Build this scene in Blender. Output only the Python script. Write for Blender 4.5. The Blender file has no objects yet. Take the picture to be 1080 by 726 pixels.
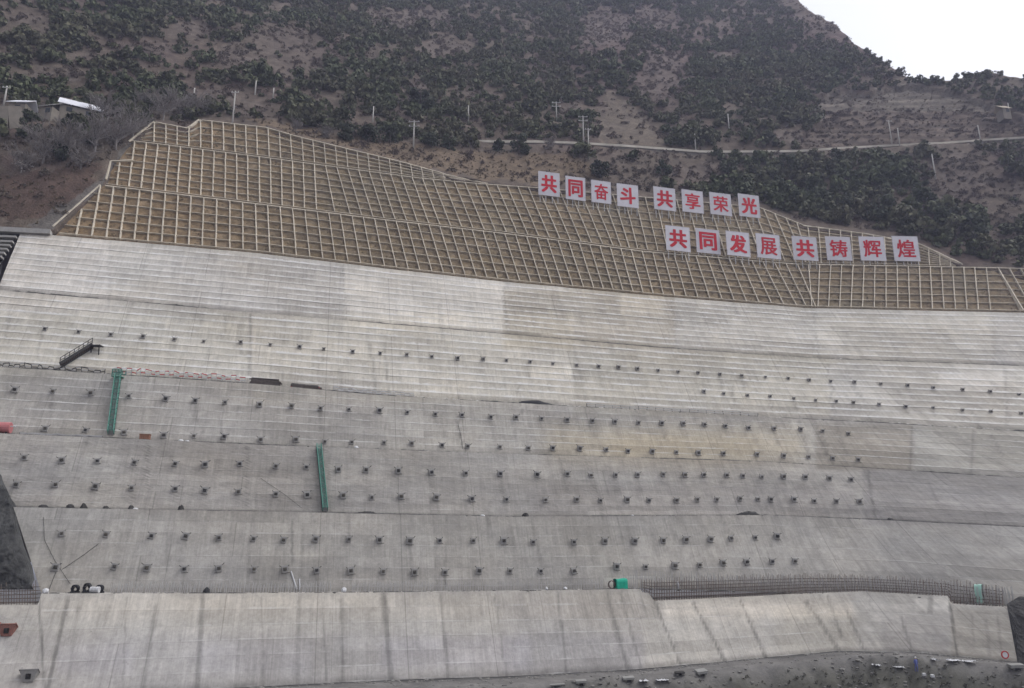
import bpy, bmesh, math, random
import numpy as np
from mathutils import Vector, Matrix
from mathutils.bvhtree import BVHTree
import mathutils.noise as mn

random.seed(7)
rng = np.random.default_rng(7)
S = bpy.context.scene
COL = S.collection
R = math.radians

# ------------------------------------------------------------------ camera
F = 840.0; CX, CY = 540.0, 363.0
PITCH = R(15.0)
ZC = 16.0                                   # eye height above the datum
cam_d = bpy.data.cameras.new("camera"); cam = bpy.data.objects.new("camera", cam_d); COL.objects.link(cam)
cam_d.sensor_fit = 'HORIZONTAL'; cam_d.sensor_width = 36.0; cam_d.lens = F / 1080.0 * 36.0
cam_d.clip_start = 0.5; cam_d.clip_end = 6000
cam.location = (0, 0, ZC); cam.rotation_euler = (math.pi / 2 + PITCH, 0, 0)
S.camera = cam
# ------------------------------------------------------------------ world, sun, exposure
SUN_EL, SUN_AZ = R(54), R(84)              # azimuth of the sun seen from above, clockwise from +Y
w = bpy.data.worlds.new("World"); S.world = w; w.use_nodes = True
nt = w.node_tree; nt.nodes.clear()
sky = nt.nodes.new('ShaderNodeTexSky'); sky.sky_type = 'NISHITA'; sky.sun_disc = False
sky.sun_elevation = SUN_EL; sky.sun_rotation = SUN_AZ
sky.altitude = 1500; sky.air_density = 1.0; sky.dust_density = 7.0; sky.ozone_density = 1.0
hs = nt.nodes.new('ShaderNodeHueSaturation'); hs.inputs['Saturation'].default_value = 0.09
bg = nt.nodes.new('ShaderNodeBackground'); bg.inputs['Strength'].default_value = 0.15
wo = nt.nodes.new('ShaderNodeOutputWorld')
nt.links.new(sky.outputs[0], hs.inputs['Color']); nt.links.new(hs.outputs[0], bg.inputs[0]); nt.links.new(bg.outputs[0], wo.inputs[0])
sd = bpy.data.lights.new("sun", 'SUN'); sd.energy = 0.7; sd.angle = R(40); sd.color = (1.0, 0.97, 0.93)
sun = bpy.data.objects.new("sun", sd); COL.objects.link(sun)
sdir = Vector((math.sin(SUN_AZ) * math.cos(SUN_EL), math.cos(SUN_AZ) * math.cos(SUN_EL), math.sin(SUN_EL)))
sun.rotation_euler = sdir.to_track_quat('Z', 'Y').to_euler()
S.view_settings.view_transform = 'Standard'; S.view_settings.look = 'None'
S.view_settings.gamma = 1.0; S.view_settings.exposure = 1.06; S.view_settings.use_curve_mapping = False

# ------------------------------------------------------------------ helpers: pixels of the survey photo -> points on the ground
FWD = np.array([0, math.cos(PITCH), math.sin(PITCH)]); UPV = np.array([0, -math.sin(PITCH), math.cos(PITCH)]); RT = np.array([1.0, 0, 0])
def ray(px, py):
    px = np.asarray(px, float); py = np.asarray(py, float)
    return RT * ((px - CX) / F)[..., None] + UPV * ((CY - py) / F)[..., None] + FWD
def project(P):
    P = np.asarray(P, float) - np.array([0, 0, ZC])
    d = P @ FWD
    return CX + F * (P @ RT) / d, CY - F * (P @ UPV) / d
D0, YAW, BAT = 123.0, 0.268, 0.70
def G(x, z):                                # mean cut face: plan depth at x and height z above the eye
    xt = 53 + 0.33 * z
    s2 = -0.75 + 0.80 * np.clip((z + 6) / 40, 0, 1)
    wdt = 5.0
    sp = wdt * np.logaddexp(0, np.clip((x - xt) / wdt, -60, 400))
    return D0 + YAW * x - (YAW - s2) * sp + BAT * z
def cutface(px, py):
    d = ray(px, py); lo = np.full(d.shape[:-1], 20.0); hi = np.full(d.shape[:-1], 900.0)
    for _ in range(50):
        m = (lo + hi) / 2
        f = m * d[..., 1] - G(m * d[..., 0], m * d[..., 2])
        hi = np.where(f > 0, m, hi); lo = np.where(f > 0, lo, m)
    P = d * hi[..., None]; P[..., 2] += ZC
    return P
def inward(P):                              # horizontal unit vector into the hill
    e = 0.5; z = P[..., 2] - ZC
    gx = (G(P[..., 0] + e, z) - G(P[..., 0] - e, z)) / (2 * e)
    n = np.stack([-gx, np.ones_like(gx), np.zeros_like(gx)], -1)
    return n / np.linalg.norm(n, axis=-1, keepdims=True)
def poly(pts):
    a = np.array(pts, float)
    return lambda x: np.interp(x, a[:, 0], a[:, 1])

# ------------------------------------------------------------------ object helpers
def tag(o, label=None, cat=None, group=None, kind=None):
    if label: o['label'] = label
    if cat: o['category'] = cat
    if group: o['group'] = group
    if kind: o['kind'] = kind
    return o
def empty(name, loc, label=None, cat=None, group=None, rz=0):
    o = bpy.data.objects.new(name, None); COL.objects.link(o); o.location = loc; o.rotation_euler = (0, 0, rz)
    o.empty_display_size = 0.3
    return tag(o, label, cat, group)
def mesh_np(name, V, Fq, mat=None, parent=None, smooth=False, uv=None, tint=None, link=True):
    me = bpy.data.meshes.new(name)
    V = np.asarray(V, float); 
    if isinstance(Fq, np.ndarray):
        n, k = Fq.shape
        me.vertices.add(len(V)); me.vertices.foreach_set('co', V.ravel())
        me.loops.add(n * k); me.loops.foreach_set('vertex_index', Fq.astype(np.int32).ravel())
        me.polygons.add(n); me.polygons.foreach_set('loop_start', np.arange(0, n * k, k, dtype=np.int32))
        me.update(calc_edges=True); me.validate()
    else:
        me.from_pydata([tuple(v) for v in V], [], Fq); me.update()
    me.polygons.foreach_set('use_smooth', np.full(len(me.polygons), bool(smooth)))
    if uv is not None:
        li = np.empty(len(me.loops), np.int32); me.loops.foreach_get('vertex_index', li)
        l = me.uv_layers.new(name='UVMap'); l.data.foreach_set('uv', uv[li].astype(np.float32).ravel())
    if tint is not None:
        a = me.color_attributes.new('tint', 'FLOAT_COLOR', 'POINT')
        t = np.ones((len(V), 4), np.float32); t[:, :tint.shape[1]] = tint
        a.data.foreach_set('color', t.ravel())
    for m in (mat if isinstance(mat, (list, tuple)) else [mat]):
        if m: me.materials.append(m)
    o = bpy.data.objects.new(name, me)
    if link: COL.objects.link(o)
    if parent: o.parent = parent
    return o
class MB:
    """collects simple solids, then links them as one mesh object"""
    def __init__(s): s.v = []; s.f = []; s.m = []
    def add(s, V, Fs, m=0):
        b = len(s.v); s.v += [tuple(map(float, x)) for x in V]; s.f += [tuple(i + b for i in f) for f in Fs]; s.m += [m] * len(Fs)
    def hexa(s, P, m=0):                    # 8 corners: bottom ring, top ring
        s.add(P, [(3, 2, 1, 0), (4, 5, 6, 7), (0, 1, 5, 4), (1, 2, 6, 5), (2, 3, 7, 6), (3, 0, 4, 7)], m)
    def box(s, c, sz, m=0, M=None):
        x, y, z = np.array(sz) / 2
        P = [Vector(p) for p in [(-x, -y, -z), (x, -y, -z), (x, y, -z), (-x, y, -z), (-x, -y, z), (x, -y, z), (x, y, z), (-x, y, z)]]
        if M is not None: P = [M @ p for p in P]
        s.hexa([p + Vector(c) for p in P], m)
    def bar(s, a, b, w, h=None, up=(0, 0, 1), m=0):
        a = Vector(a); b = Vector(b); d = (b - a)
        if d.length < 1e-6: return
        d.normalize(); u = Vector(up)
        if abs(d.dot(u)) > .98: u = Vector((1, 0, 0))
        x = d.cross(u).normalized() * (w / 2); y = x.cross(d).normalized() * ((h or w) / 2)
        s.hexa([a - x - y, a + x - y, a + x + y, a - x + y, b - x - y, b + x - y, b + x + y, b - x + y], m)
    def tube(s, pts, r, n=6, m=0, r2=None):
        pts = [Vector(p) for p in pts]; k = len(pts); V = []
        for i, p in enumerate(pts):
            d = (pts[min(i + 1, k - 1)] - pts[max(i - 1, 0)]).normalized()
            u = Vector((0, 0, 1)) if abs(d.z) < .9 else Vector((1, 0, 0))
            x = d.cross(u).normalized(); y = x.cross(d)
            rr = r if r2 is None else r + (r2 - r) * i / max(1, k - 1)
            for j in range(n):
                t = 2 * math.pi * j / n; V.append(p + x * math.cos(t) * rr + y * math.sin(t) * rr)
        Fs = []
        for i in range(k - 1):
            for j in range(n):
                Fs.append((i * n + j, i * n + (j + 1) % n, (i + 1) * n + (j + 1) % n, (i + 1) * n + j))
        Fs.append(tuple(range(n))[::-1]); Fs.append(tuple((k - 1) * n + j for j in range(n)))
        s.add(V, Fs, m)
    def build(s, name, mats, parent=None, link=True, smooth=False):
        me = bpy.data.meshes.new(name); me.from_pydata(s.v, [], s.f)
        mats = mats if isinstance(mats, (list, tuple)) else [mats]
        for m in mats: me.materials.append(m)
        me.polygons.foreach_set('material_index', np.array(s.m, np.int32))
        if smooth: me.polygons.foreach_set('use_smooth', np.ones(len(me.polygons), bool))
        me.update()
        o = bpy.data.objects.new(name, me)
        if link: COL.objects.link(o)
        if parent: o.parent = parent
        return o

# ------------------------------------------------------------------ materials
def newmat(name, rough=0.9):
    m = bpy.data.materials.new(name); m.use_nodes = True
    b = m.node_tree.nodes['Principled BSDF']; b.inputs['Roughness'].default_value = rough
    b.inputs['Specular IOR Level'].default_value = 0.25
    return m, m.node_tree, b
class NB:
    def __init__(s, t): s.t = t
    def n(s, typ, **kw):
        nd = s.t.nodes.new(typ)
        for k, v in kw.items(): setattr(nd, k, v)
        return nd
    def put(s, sock, v):
        if hasattr(v, 'is_output'): s.t.links.new(v, sock)
        else:
            if hasattr(sock.default_value, '__len__') and not hasattr(v, '__len__'): v = (v,) * len(sock.default_value)
            elif hasattr(sock.default_value, '__len__') and len(sock.default_value) == 4 and len(v) == 3: v = (*v, 1)
            sock.default_value = v
    def math(s, op, a, b=0.0, c=0.0, clamp=False):
        nd = s.n('ShaderNodeMath', operation=op, use_clamp=clamp)
        s.put(nd.inputs[0], a); s.put(nd.inputs[1], b); s.put(nd.inputs[2], c)
        return nd.outputs[0]
    def mix(s, f, a, b, mode='MIX'):
        nd = s.n('ShaderNodeMix', data_type='RGBA', blend_type=mode)
        s.put(nd.inputs[0], f); s.put(nd.inputs[6], a); s.put(nd.inputs[7], b)
        return nd.outputs[2]
    def noise(s, vec, scale, detail=4, rough=.55, dist=0.0):
        nd = s.n('ShaderNodeTexNoise'); s.put(nd.inputs['Scale'], scale); s.put(nd.inputs['Detail'], detail)
        s.put(nd.inputs['Roughness'], rough); s.put(nd.inputs['Distortion'], dist)
        if vec is not None: s.put(nd.inputs['Vector'], vec)
        return nd.outputs['Fac']
    def comb(s, x, y, z=0.0):
        nd = s.n('ShaderNodeCombineXYZ'); s.put(nd.inputs[0], x); s.put(nd.inputs[1], y); s.put(nd.inputs[2], z); return nd.outputs[0]
    def white(s, vec):
        nd = s.n('ShaderNodeTexWhiteNoise', noise_dimensions='3D'); s.put(nd.inputs[0], vec); return nd.outputs[0]
    def rng(s, v, a, b, c, d):
        nd = s.n('ShaderNodeMapRange'); s.put(nd.inputs[0], v)
        for i, q in enumerate((a, b, c, d)): s.put(nd.inputs[i + 1], q)
        return nd.outputs[0]
    def bump(s, h, strength, dist, bsdf):
        nd = s.n('ShaderNodeBump'); s.put(nd.inputs['Strength'], strength); s.put(nd.inputs['Distance'], dist); s.put(nd.inputs['Height'], h)
        s.t.links.new(nd.outputs[0], bsdf.inputs['Normal'])
    def pos(s): return s.n('ShaderNodeNewGeometry').outputs['Position']
    def attr(s, name): return s.n('ShaderNodeAttribute', attribute_name=name)

def mat_concrete():
    m, t, b = newmat("formed_concrete", .92); n = NB(t)
    uvn = n.n('ShaderNodeUVMap'); sp = n.n('ShaderNodeSeparateXYZ'); t.links.new(uvn.outputs[0], sp.inputs[0])
    u, v = sp.outputs[0], sp.outputs[1]
    at = n.attr('tint'); tint, lime_lit = at.outputs['Color'], at.outputs['Alpha']
    lift = n.math('FLOOR', n.math('ADD', v, -0.002)); fr = n.math('SUBTRACT', v, lift)
    grp = n.math('FLOOR', n.math('DIVIDE', v, 3.0))
    off = n.math('MULTIPLY', n.white(n.comb(grp, 3.3, 1.0)), 13.0)
    bay = n.math('FLOOR', n.math('DIVIDE', n.math('ADD', u, off), 13.0))
    panel = n.white(n.comb(bay, grp, 7.0))
    off2 = n.math('MULTIPLY', n.white(n.comb(lift, 8.3, 1.0)), 9.0)
    sheet = n.white(n.comb(n.math('FLOOR', n.math('DIVIDE', n.math('ADD', u, off2), 3.1)), lift, 2.0))
    liftr = n.white(n.comb(lift, 1.7, n.math('FLOOR', n.math('DIVIDE', n.math('ADD', u, off), 26.0))))
    k = n.math('MULTIPLY', n.rng(panel, 0, 1, .90, 1.09), n.rng(sheet, 0, 1, .95, 1.045))
    k = n.math('MULTIPLY', k, n.rng(liftr, 0, 1, .89, 1.09))
    big = n.noise(n.comb(n.math('MULTIPLY', u, .06), n.math('MULTIPLY', v, .16)), 1.0, 6, .65)
    k = n.math('MULTIPLY', k, n.rng(big, .25, .75, .84, 1.14))
    streak = n.noise(n.comb(n.math('MULTIPLY', u, 1.1), n.math('MULTIPLY', v, .09)), 1.0, 5, .7)
    k = n.math('MULTIPLY', k, n.rng(streak, .28, .75, 1.13, .80))
    fine = n.noise(n.comb(n.math('MULTIPLY', u, 2.2), n.math('MULTIPLY', v, 4.0)), 1.0, 5, .7)
    k = n.math('MULTIPLY', k, n.rng(fine, .25, .75, .82, 1.17))
    str2 = n.noise(n.comb(n.math('MULTIPLY', u, 4.5), n.math('MULTIPLY', v, .5), 5.0), 1.0, 3, .6)
    k = n.math('MULTIPLY', k, n.rng(str2, .3, .7, .92, 1.08))
    blot = n.noise(n.comb(n.math('MULTIPLY', u, .45), n.math('MULTIPLY', v, .9), 8.0), 1.0, 6, .7)
    k = n.math('MULTIPLY', k, n.rng(blot, .3, .7, .84, 1.13))
    k = n.math('MULTIPLY', k, n.math('ADD', 1.0, n.math('MULTIPLY', n.math('SUBTRACT', .5, fr), n.math('MULTIPLY', n.math('POWER', lime_lit, 2.0), .22))))  # rib shade painted in: each lift darkens towards its top
    col = n.mix(1.0, tint, n.comb(k, k, k), 'MULTIPLY')
    warm = n.noise(n.comb(n.math('MULTIPLY', u, .05), n.math('MULTIPLY', v, .12), 4.0), 1.0, 4, .6)
    col = n.mix(n.rng(warm, .33, .68, .1, .5), col, n.mix(1.0, col, (1.06, .98, .86), 'MULTIPLY'))
    # efflorescence plus painted sky-lit lip highlight above each lift joint, broken along it
    ln = n.noise(n.comb(n.math('MULTIPLY', u, .16), n.math('MULTIPLY', lift, 3.17)), 1.0, 5, .7)
    band = n.math('LESS_THAN', fr, n.math('MULTIPLY', n.rng(n.noise(n.comb(n.math('MULTIPLY', u, .9), lift), 1.0, 6, .85), .32, .70, .04, .52), n.rng(lime_lit, .2, 1, .35, 1)))
    lm = n.math('MULTIPLY', band, n.rng(ln, n.rng(lime_lit, .2, .7, .47, .36), n.rng(lime_lit, .2, .7, .70, .62), 0, 1)); lm = n.math('MULTIPLY', lm, n.rng(lime_lit, .2, 1, .45, 1), clamp=True)
    col = n.mix(n.math('MULTIPLY', lm, .82), col, (.64, .63, .61))
    # dark lower edge of a joint
    jd = n.math('MULTIPLY', n.math('GREATER_THAN', fr, .955), n.rng(n.noise(n.comb(n.math('MULTIPLY', u, .2), lift, 9.0), 1.0, 4), .46, .66, 0, .55))
    jd = n.math('MULTIPLY', jd, n.rng(lime_lit, .2, 1, .55, .9))
    col = n.mix(jd, col, n.mix(1.0, col, (.55, .54, .52), 'MULTIPLY'))
    # expansion joints
    def vline(period, wd, seed, st):
        a = n.math('ABSOLUTE', n.math('SUBTRACT', n.math('FRACT', n.math('DIVIDE', n.math('ADD', u, seed), period)), .5))
        l = n.math('LESS_THAN', a, wd / period)
        cell = n.white(n.comb(n.math('FLOOR', n.math('DIVIDE', n.math('ADD', u, seed), period)), grp, seed))
        return n.math('MULTIPLY', l, n.math('MULTIPLY', n.math('GREATER_THAN', cell, .5), st))
    for p_, w_, s_, st in ((11.7, .07, 2.0, .45), (7.3, .05, 5.1, .3)):
        col = n.mix(vline(p_, w_, s_, st), col, n.mix(1.0, col, (.45, .44, .43), 'MULTIPLY'))
    # tie-hole pits and dirt specks
    vo = n.n('ShaderNodeTexVoronoi'); n.put(vo.inputs['Vector'], n.comb(u, n.math('MULTIPLY', v, 1.8))); n.put(vo.inputs['Scale'], .8)
    sp_ = n.math('LESS_THAN', vo.outputs['Distance'], .07)
    col = n.mix(n.math('MULTIPLY', sp_, .45), col, n.mix(1.0, col, (.6, .58, .55), 'MULTIPLY'))
    t.links.new(col, b.inputs['Base Color'])
    n.bump(n.math('ADD', fine, n.math('MULTIPLY', blot, .7)), .3, .06, b)
    return m
def mat_tint(name, scale=1.0, var=.35, rough=.95, bump=.5, bdist=.15):
    m, t, b = newmat(name, rough); n = NB(t); p = n.pos()
    a = n.noise(p, .35 * scale, 6, .65); c = n.noise(p, 2.2 * scale, 5, .7)
    k = n.math('MULTIPLY', n.rng(a, .25, .75, 1 - var, 1 + var), n.rng(c, .2, .8, 1 - var * .8, 1 + var * .8))
    col = n.mix(1.0, n.attr('tint').outputs['Color'], n.comb(k, k, k), 'MULTIPLY')
    t.links.new(col, b.inputs['Base Color']); n.bump(c, bump, bdist, b)
    return m
def mat_plain(name, c, rough=.85, var=.18, scale=1.0, metallic=0, c2=None):
    m, t, b = newmat(name, rough); n = NB(t); p = n.n('ShaderNodeTexCoord').outputs['Object']
    a = n.noise(p, 1.3 * scale, 5, .65); oi = n.n('ShaderNodeObjectInfo').outputs['Random']
    k = n.math('MULTIPLY', n.rng(a, .25, .75, 1 - var, 1 + var), n.rng(oi, 0, 1, .92, 1.08))
    base = (*c, 1)
    if c2 is not None: base = n.mix(n.rng(n.noise(p, 3 * scale, 4, .7), .45, .65, 0, 1), (*c, 1), (*c2, 1))
    col = n.mix(1.0, base, n.comb(k, k, k), 'MULTIPLY')
    t.links.new(col, b.inputs['Base Color']); b.inputs['Metallic'].default_value = metallic
    return m
def mat_leaf(name, c1, c2, c3):
    m, t, b = newmat(name, .8); n = NB(t); p = n.pos()
    a = n.noise(p, .33, 3, .6); oi = n.n('ShaderNodeObjectInfo').outputs['Random']
    f2 = n.noise(p, .045, 3, .6)
    tr = n.n('ShaderNodeNewGeometry').outputs['Random Per Island']
    col = n.mix(n.rng(a, .38, .62, 0, 1), (*c1, 1), (*c2, 1))
    col = n.mix(n.rng(f2, .4, .62, 0, .8), col, (*c3, 1))
    k = n.math('MULTIPLY', n.rng(oi, 0, 1, .72, 1.28), n.rng(tr, 0, 1, .74, 1.26))
    col = n.mix(1.0, col, n.comb(k, k, k), 'MULTIPLY')
    t.links.new(col, b.inputs['Base Color'])
    return m
CONC = mat_concrete()
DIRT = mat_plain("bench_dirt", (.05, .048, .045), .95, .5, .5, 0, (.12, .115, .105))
SOIL = mat_tint("hill_soil", 1.1, .5, bump=.9, bdist=.5)
PLANT_SOIL = mat_tint("bagged_slope_soil", 2.2, .5, bump=.9, bdist=.3)
ROCK = mat_tint("broken_rock", 1.0, .4, bump=.8, bdist=.3)
GRND = mat_tint("site_dirt", 1.5, .3)
BEAM = mat_plain("lattice_concrete", (.50, .445, .36), .9, .3, .5)
PAD = mat_plain("anchor_pad_concrete", (.30, .29, .275), .9, .2, 2)
STEEL = mat_plain("dark_steel", (.035, .033, .031), .6, .3, 3, .3)
RUST = mat_plain("rusty_rebar", (.13, .10, .085), .8, .3, 3)
BOARD = mat_plain("sign_board_sheet", (.54, .52, .555), .55, .12, .35)
RED = mat_plain("red_letter_paint", (.47, .004, .016), .5, .08, .5)
GALV = mat_plain("galvanised_post", (.42, .41, .40), .5, .15, 1, .3)
POLE = mat_plain("pole_concrete", (.40, .385, .36), .9, .12, 1)
GREEN = mat_plain("green_safety_mesh", (.10, .25, .20), .75, .25, 2)
TARP = mat_plain("green_tarpaulin", (.01, .36, .235), .6, .2, 1)
PALET = mat_plain("pale_green_tarpaulin", (.36, .58, .49), .6, .2, 1)
WHITEP = mat_plain("white_sheet", (.56, .56, .57), .7, .1, 1)
PINK = mat_plain("faded_red_steel", (.42, .15, .15), .6, .2, 1)
REDP = mat_plain("red_rail_paint", (.45, .05, .05), .5, .15, 1)
ORANGE = mat_plain("rust_brown_box_paint", (.25, .125, .08), .7, .2, 2)
BLACK = mat_plain("black_rubber", (.02, .02, .022), .6, .2, 2)
PLANK = mat_plain("dark_timber", (.10, .082, .072), .85, .35, 2)
BLUE = mat_plain("blue_workwear", (.10, .12, .30), .8, .2, 2)
SKIN = mat_plain("skin", (.40, .25, .18), .6, .05, 2)
REDFORM = mat_plain("reddish_form_steel", (.30, .13, .10), .8, .25, 2, 0, (.16, .10, .09))
ROOFW = mat_plain("pale_metal_roof", (.66, .66, .70), .5, .12, .5)
WALLM = mat_plain("mud_plaster_wall", (.22, .195, .165), .9, .2, .6)
GLASS = mat_plain("dark_window", (.03, .035, .04), .3, .1, 1)
BARK = mat_plain("bark", (.10, .085, .075), .9, .3, 2)
TWIG = mat_plain("bare_twigs", (.19, .172, .165), .9, .3, 2)
JUN = mat_leaf("juniper_leaves", (.050, .060, .030), (.088, .102, .050), (.088, .080, .050))
JUN_D = mat_leaf("dark_leaves", (.034, .042, .026), (.062, .072, .042), (.055, .062, .038))
DRY = mat_leaf("dry_scrub", (.088, .068, .057), (.125, .103, .080), (.10, .070, .063))
TUFT = mat_leaf("tuft_grass", (.10, .078, .05), (.15, .118, .078), (.11, .085, .06))
DEBRIS = mat_plain("grey_debris", (.13, .125, .117), .9, .5, 1.5, 0, (.23, .22, .20))

# ------------------------------------------------------------------ survey lines of the benches (photo pixels)
E1 = poly([(-260, 225), (22, 245), (270, 267), (430, 286), (530, 297), (700, 313), (850, 325), (1080, 330), (1340, 334)])
E2 = poly([(-260, 283), (0, 306), (270, 330), (530, 352), (700, 367), (860, 378), (1080, 386), (1340, 392)])
E3 = poly([(-260, 370), (0, 387), (270, 405), (390, 416), (540, 425), (810, 440), (927, 446), (1080, 455), (1340, 468)])
E4 = poly([(-260, 447), (0, 457), (270, 469), (540, 479), (810, 487), (917, 494), (1025, 501), (1080, 504), (1340, 514)])
E5 = poly([(-260, 530), (17, 535), (270, 539.5), (540, 545), (810, 543.5), (942, 549), (1080, 556), (1340, 570)])
E6 = poly([(-260, 628), (40, 626), (270, 626), (540, 623.5), (675, 621), (850, 626), (950, 628), (1062, 640), (1340, 668)])
E6T = poly([(-260, 640), (41, 638), (42, 626), (270, 626), (540, 623.5), (675, 621), (678, 625), (684, 625), (690, 634), (780, 630), (850, 626.5), (910, 624), (1000, 629), (1002, 637), (1062, 640.5), (1340, 665)])
E6S = poly([(-260, 638), (40, 632), (270, 629), (540, 628), (675, 629), (780, 629), (850, 628), (910, 627), (1000, 632), (1062, 640.5), (1340, 665)])
E7 = poly([(-260, 756), (0, 738), (270, 724.5), (415, 717.5), (540, 713.5), (675, 706), (810, 693.5), (885, 686.5), (965, 688), (1072, 698), (1340, 735)])
LA = poly([(40, 190), (106, 196), (280, 217), (400, 232), (540, 248), (680, 266), (837, 279), (1050, 283), (1340, 290)])
LB = poly([(60, 140), (162, 152), (280, 167), (438, 188), (500, 194), (570, 199), (800, 219), (847, 238), (914, 247), (968, 257), (1003, 273), (1016, 279), (1340, 290)])
G3T = poly([(136, 147), (162, 129), (198, 136), (210, 127), (280, 135), (315, 145), (422, 171), (485, 188), (520, 195)])
YS = poly([(-280, 222), (0, 240), (50, 241), (57, 239), (105, 196), (112, 186), (116, 171), (136, 150), (162, 129), (198, 136), (210, 127), (280, 134), (315, 144), (422, 170), (485, 187), (570, 198), (800, 218), (847, 237), (914, 246), (968, 256), (1003, 272), (1016, 278), (1050, 282), (1080, 290), (1340, 305)])

def vnoise(x, y, seed=0):
    """smooth value noise on arrays, about -1..1"""
    x = np.asarray(x, float) + seed * 17.13; y = np.asarray(y, float) + seed * 7.7
    xi = np.floor(x); yi = np.floor(y); fx = x - xi; fy = y - yi
    fx = fx * fx * (3 - 2 * fx); fy = fy * fy * (3 - 2 * fy)
    def h(a, b):
        q = np.sin(a * 127.1 + b * 311.7 + seed * 74.7) * 43758.5453
        return (q - np.floor(q)) * 2 - 1
    return (h(xi, yi) * (1 - fx) + h(xi + 1, yi) * fx) * (1 - fy) + (h(xi, yi + 1) * (1 - fx) + h(xi + 1, yi + 1) * fx) * fy
def fbm(x, y, seed=0, o=4):
    s = 0; a = 1; t = 0
    for i in range(o):
        s = s + a * vnoise(x * 2 ** i, y * 2 ** i, seed + i); t += a; a *= .55
    return s / t
def ramp(v, a, b): return np.clip((v - a) / (b - a), 0, 1)
def seg_dist(px, py, x0, y0, x1, y1):
    t = np.clip(((px - x0) * (x1 - x0) + (py - y0) * (y1 - y0)) / ((x1 - x0) ** 2 + (y1 - y0) ** 2), 0, 1)
    return np.hypot(px - x0 - t * (x1 - x0), py - y0 - t * (y1 - y0))

BV = {}                                     # ray-casting trees of each face
def face_build(name, top, bot, tx, bx, wbench, rowsq, ncol, mat, tintf, uvs, dispf=None, smooth_top=None):
    a = np.linspace(0, 1, ncol)
    tpx = tx[0] + (tx[1] - tx[0]) * a; bpx = bx[0] + (bx[1] - bx[0]) * a
    T = cutface(tpx, top(tpx)); Bt = cutface(bpx, bot(bpx)); Bt = Bt + inward(Bt) * wbench
    T0 = T if smooth_top is None else cutface(tpx, smooth_top(tpx))
    L = np.linalg.norm(T - Bt, axis=1); Lm = float(np.median(L))
    dT = np.gradient(T, axis=0); nrm = np.cross(dT, T - Bt); nrm /= np.linalg.norm(nrm, axis=1, keepdims=True) + 1e-9
    nrm[nrm[:, 1] > 0] *= -1
    rows = rowsq(Lm); V = []; UV = []
    for q, off, vv in rows:
        P = Bt + (T0 - Bt) * q + (T - T0) * float(ramp(q, .78, .9))
        u = (P[:, 0] + YAW * P[:, 1]) / math.hypot(1, YAW)
        d = off * np.clip(.6 + .8 * vnoise(u / 14, u * 0 + math.floor(vv - .01) * 3.7, 12), 0, 1.4) + (dispf(u, q * Lm) if dispf is not None else 0)
        V.append(P + nrm * (d[:, None] if hasattr(d, 'shape') else d)); UV.append(np.stack([u, np.full_like(u, vv)], 1))
    # the bench behind the top edge, and a return at the back
    back = T + inward(T) * 7.0 + np.array([0, 0, .05]); V.append(back); UV.append(np.stack([u, np.full_like(u, rows[-1][2] + .5)], 1))
    V = np.array(V); UV = np.array(UV); nr = len(V)
    idx = np.arange(nr * ncol).reshape(nr, ncol)
    Fq = np.stack([idx[:-1, :-1], idx[:-1, 1:], idx[1:, 1:], idx[1:, :-1]], -1).reshape(-1, 4)
    V = V.reshape(-1, 3); UV = UV.reshape(-1, 2)
    px, py = project(V)
    tint = tintf(px, py, UV)
    o = mesh_np(name, V, Fq, mat, uv=UV, tint=tint)
    BV[name] = BVHTree.FromPolygons([tuple(v) for v in V], [tuple(f) for f in Fq[: (nr - 2) * (ncol - 1)].tolist()])
    return o, BV[name]
EYE = Vector((0, 0, ZC))
def hit(bv, px, py):
    d = Vector(ray(px, py)).normalized(); h = bv.ray_cast(EYE, d)
    if h[0] is None: return None, None
    n = h[1]
    if n.dot(d) > 0: n = -n
    return h[0], n

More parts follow.
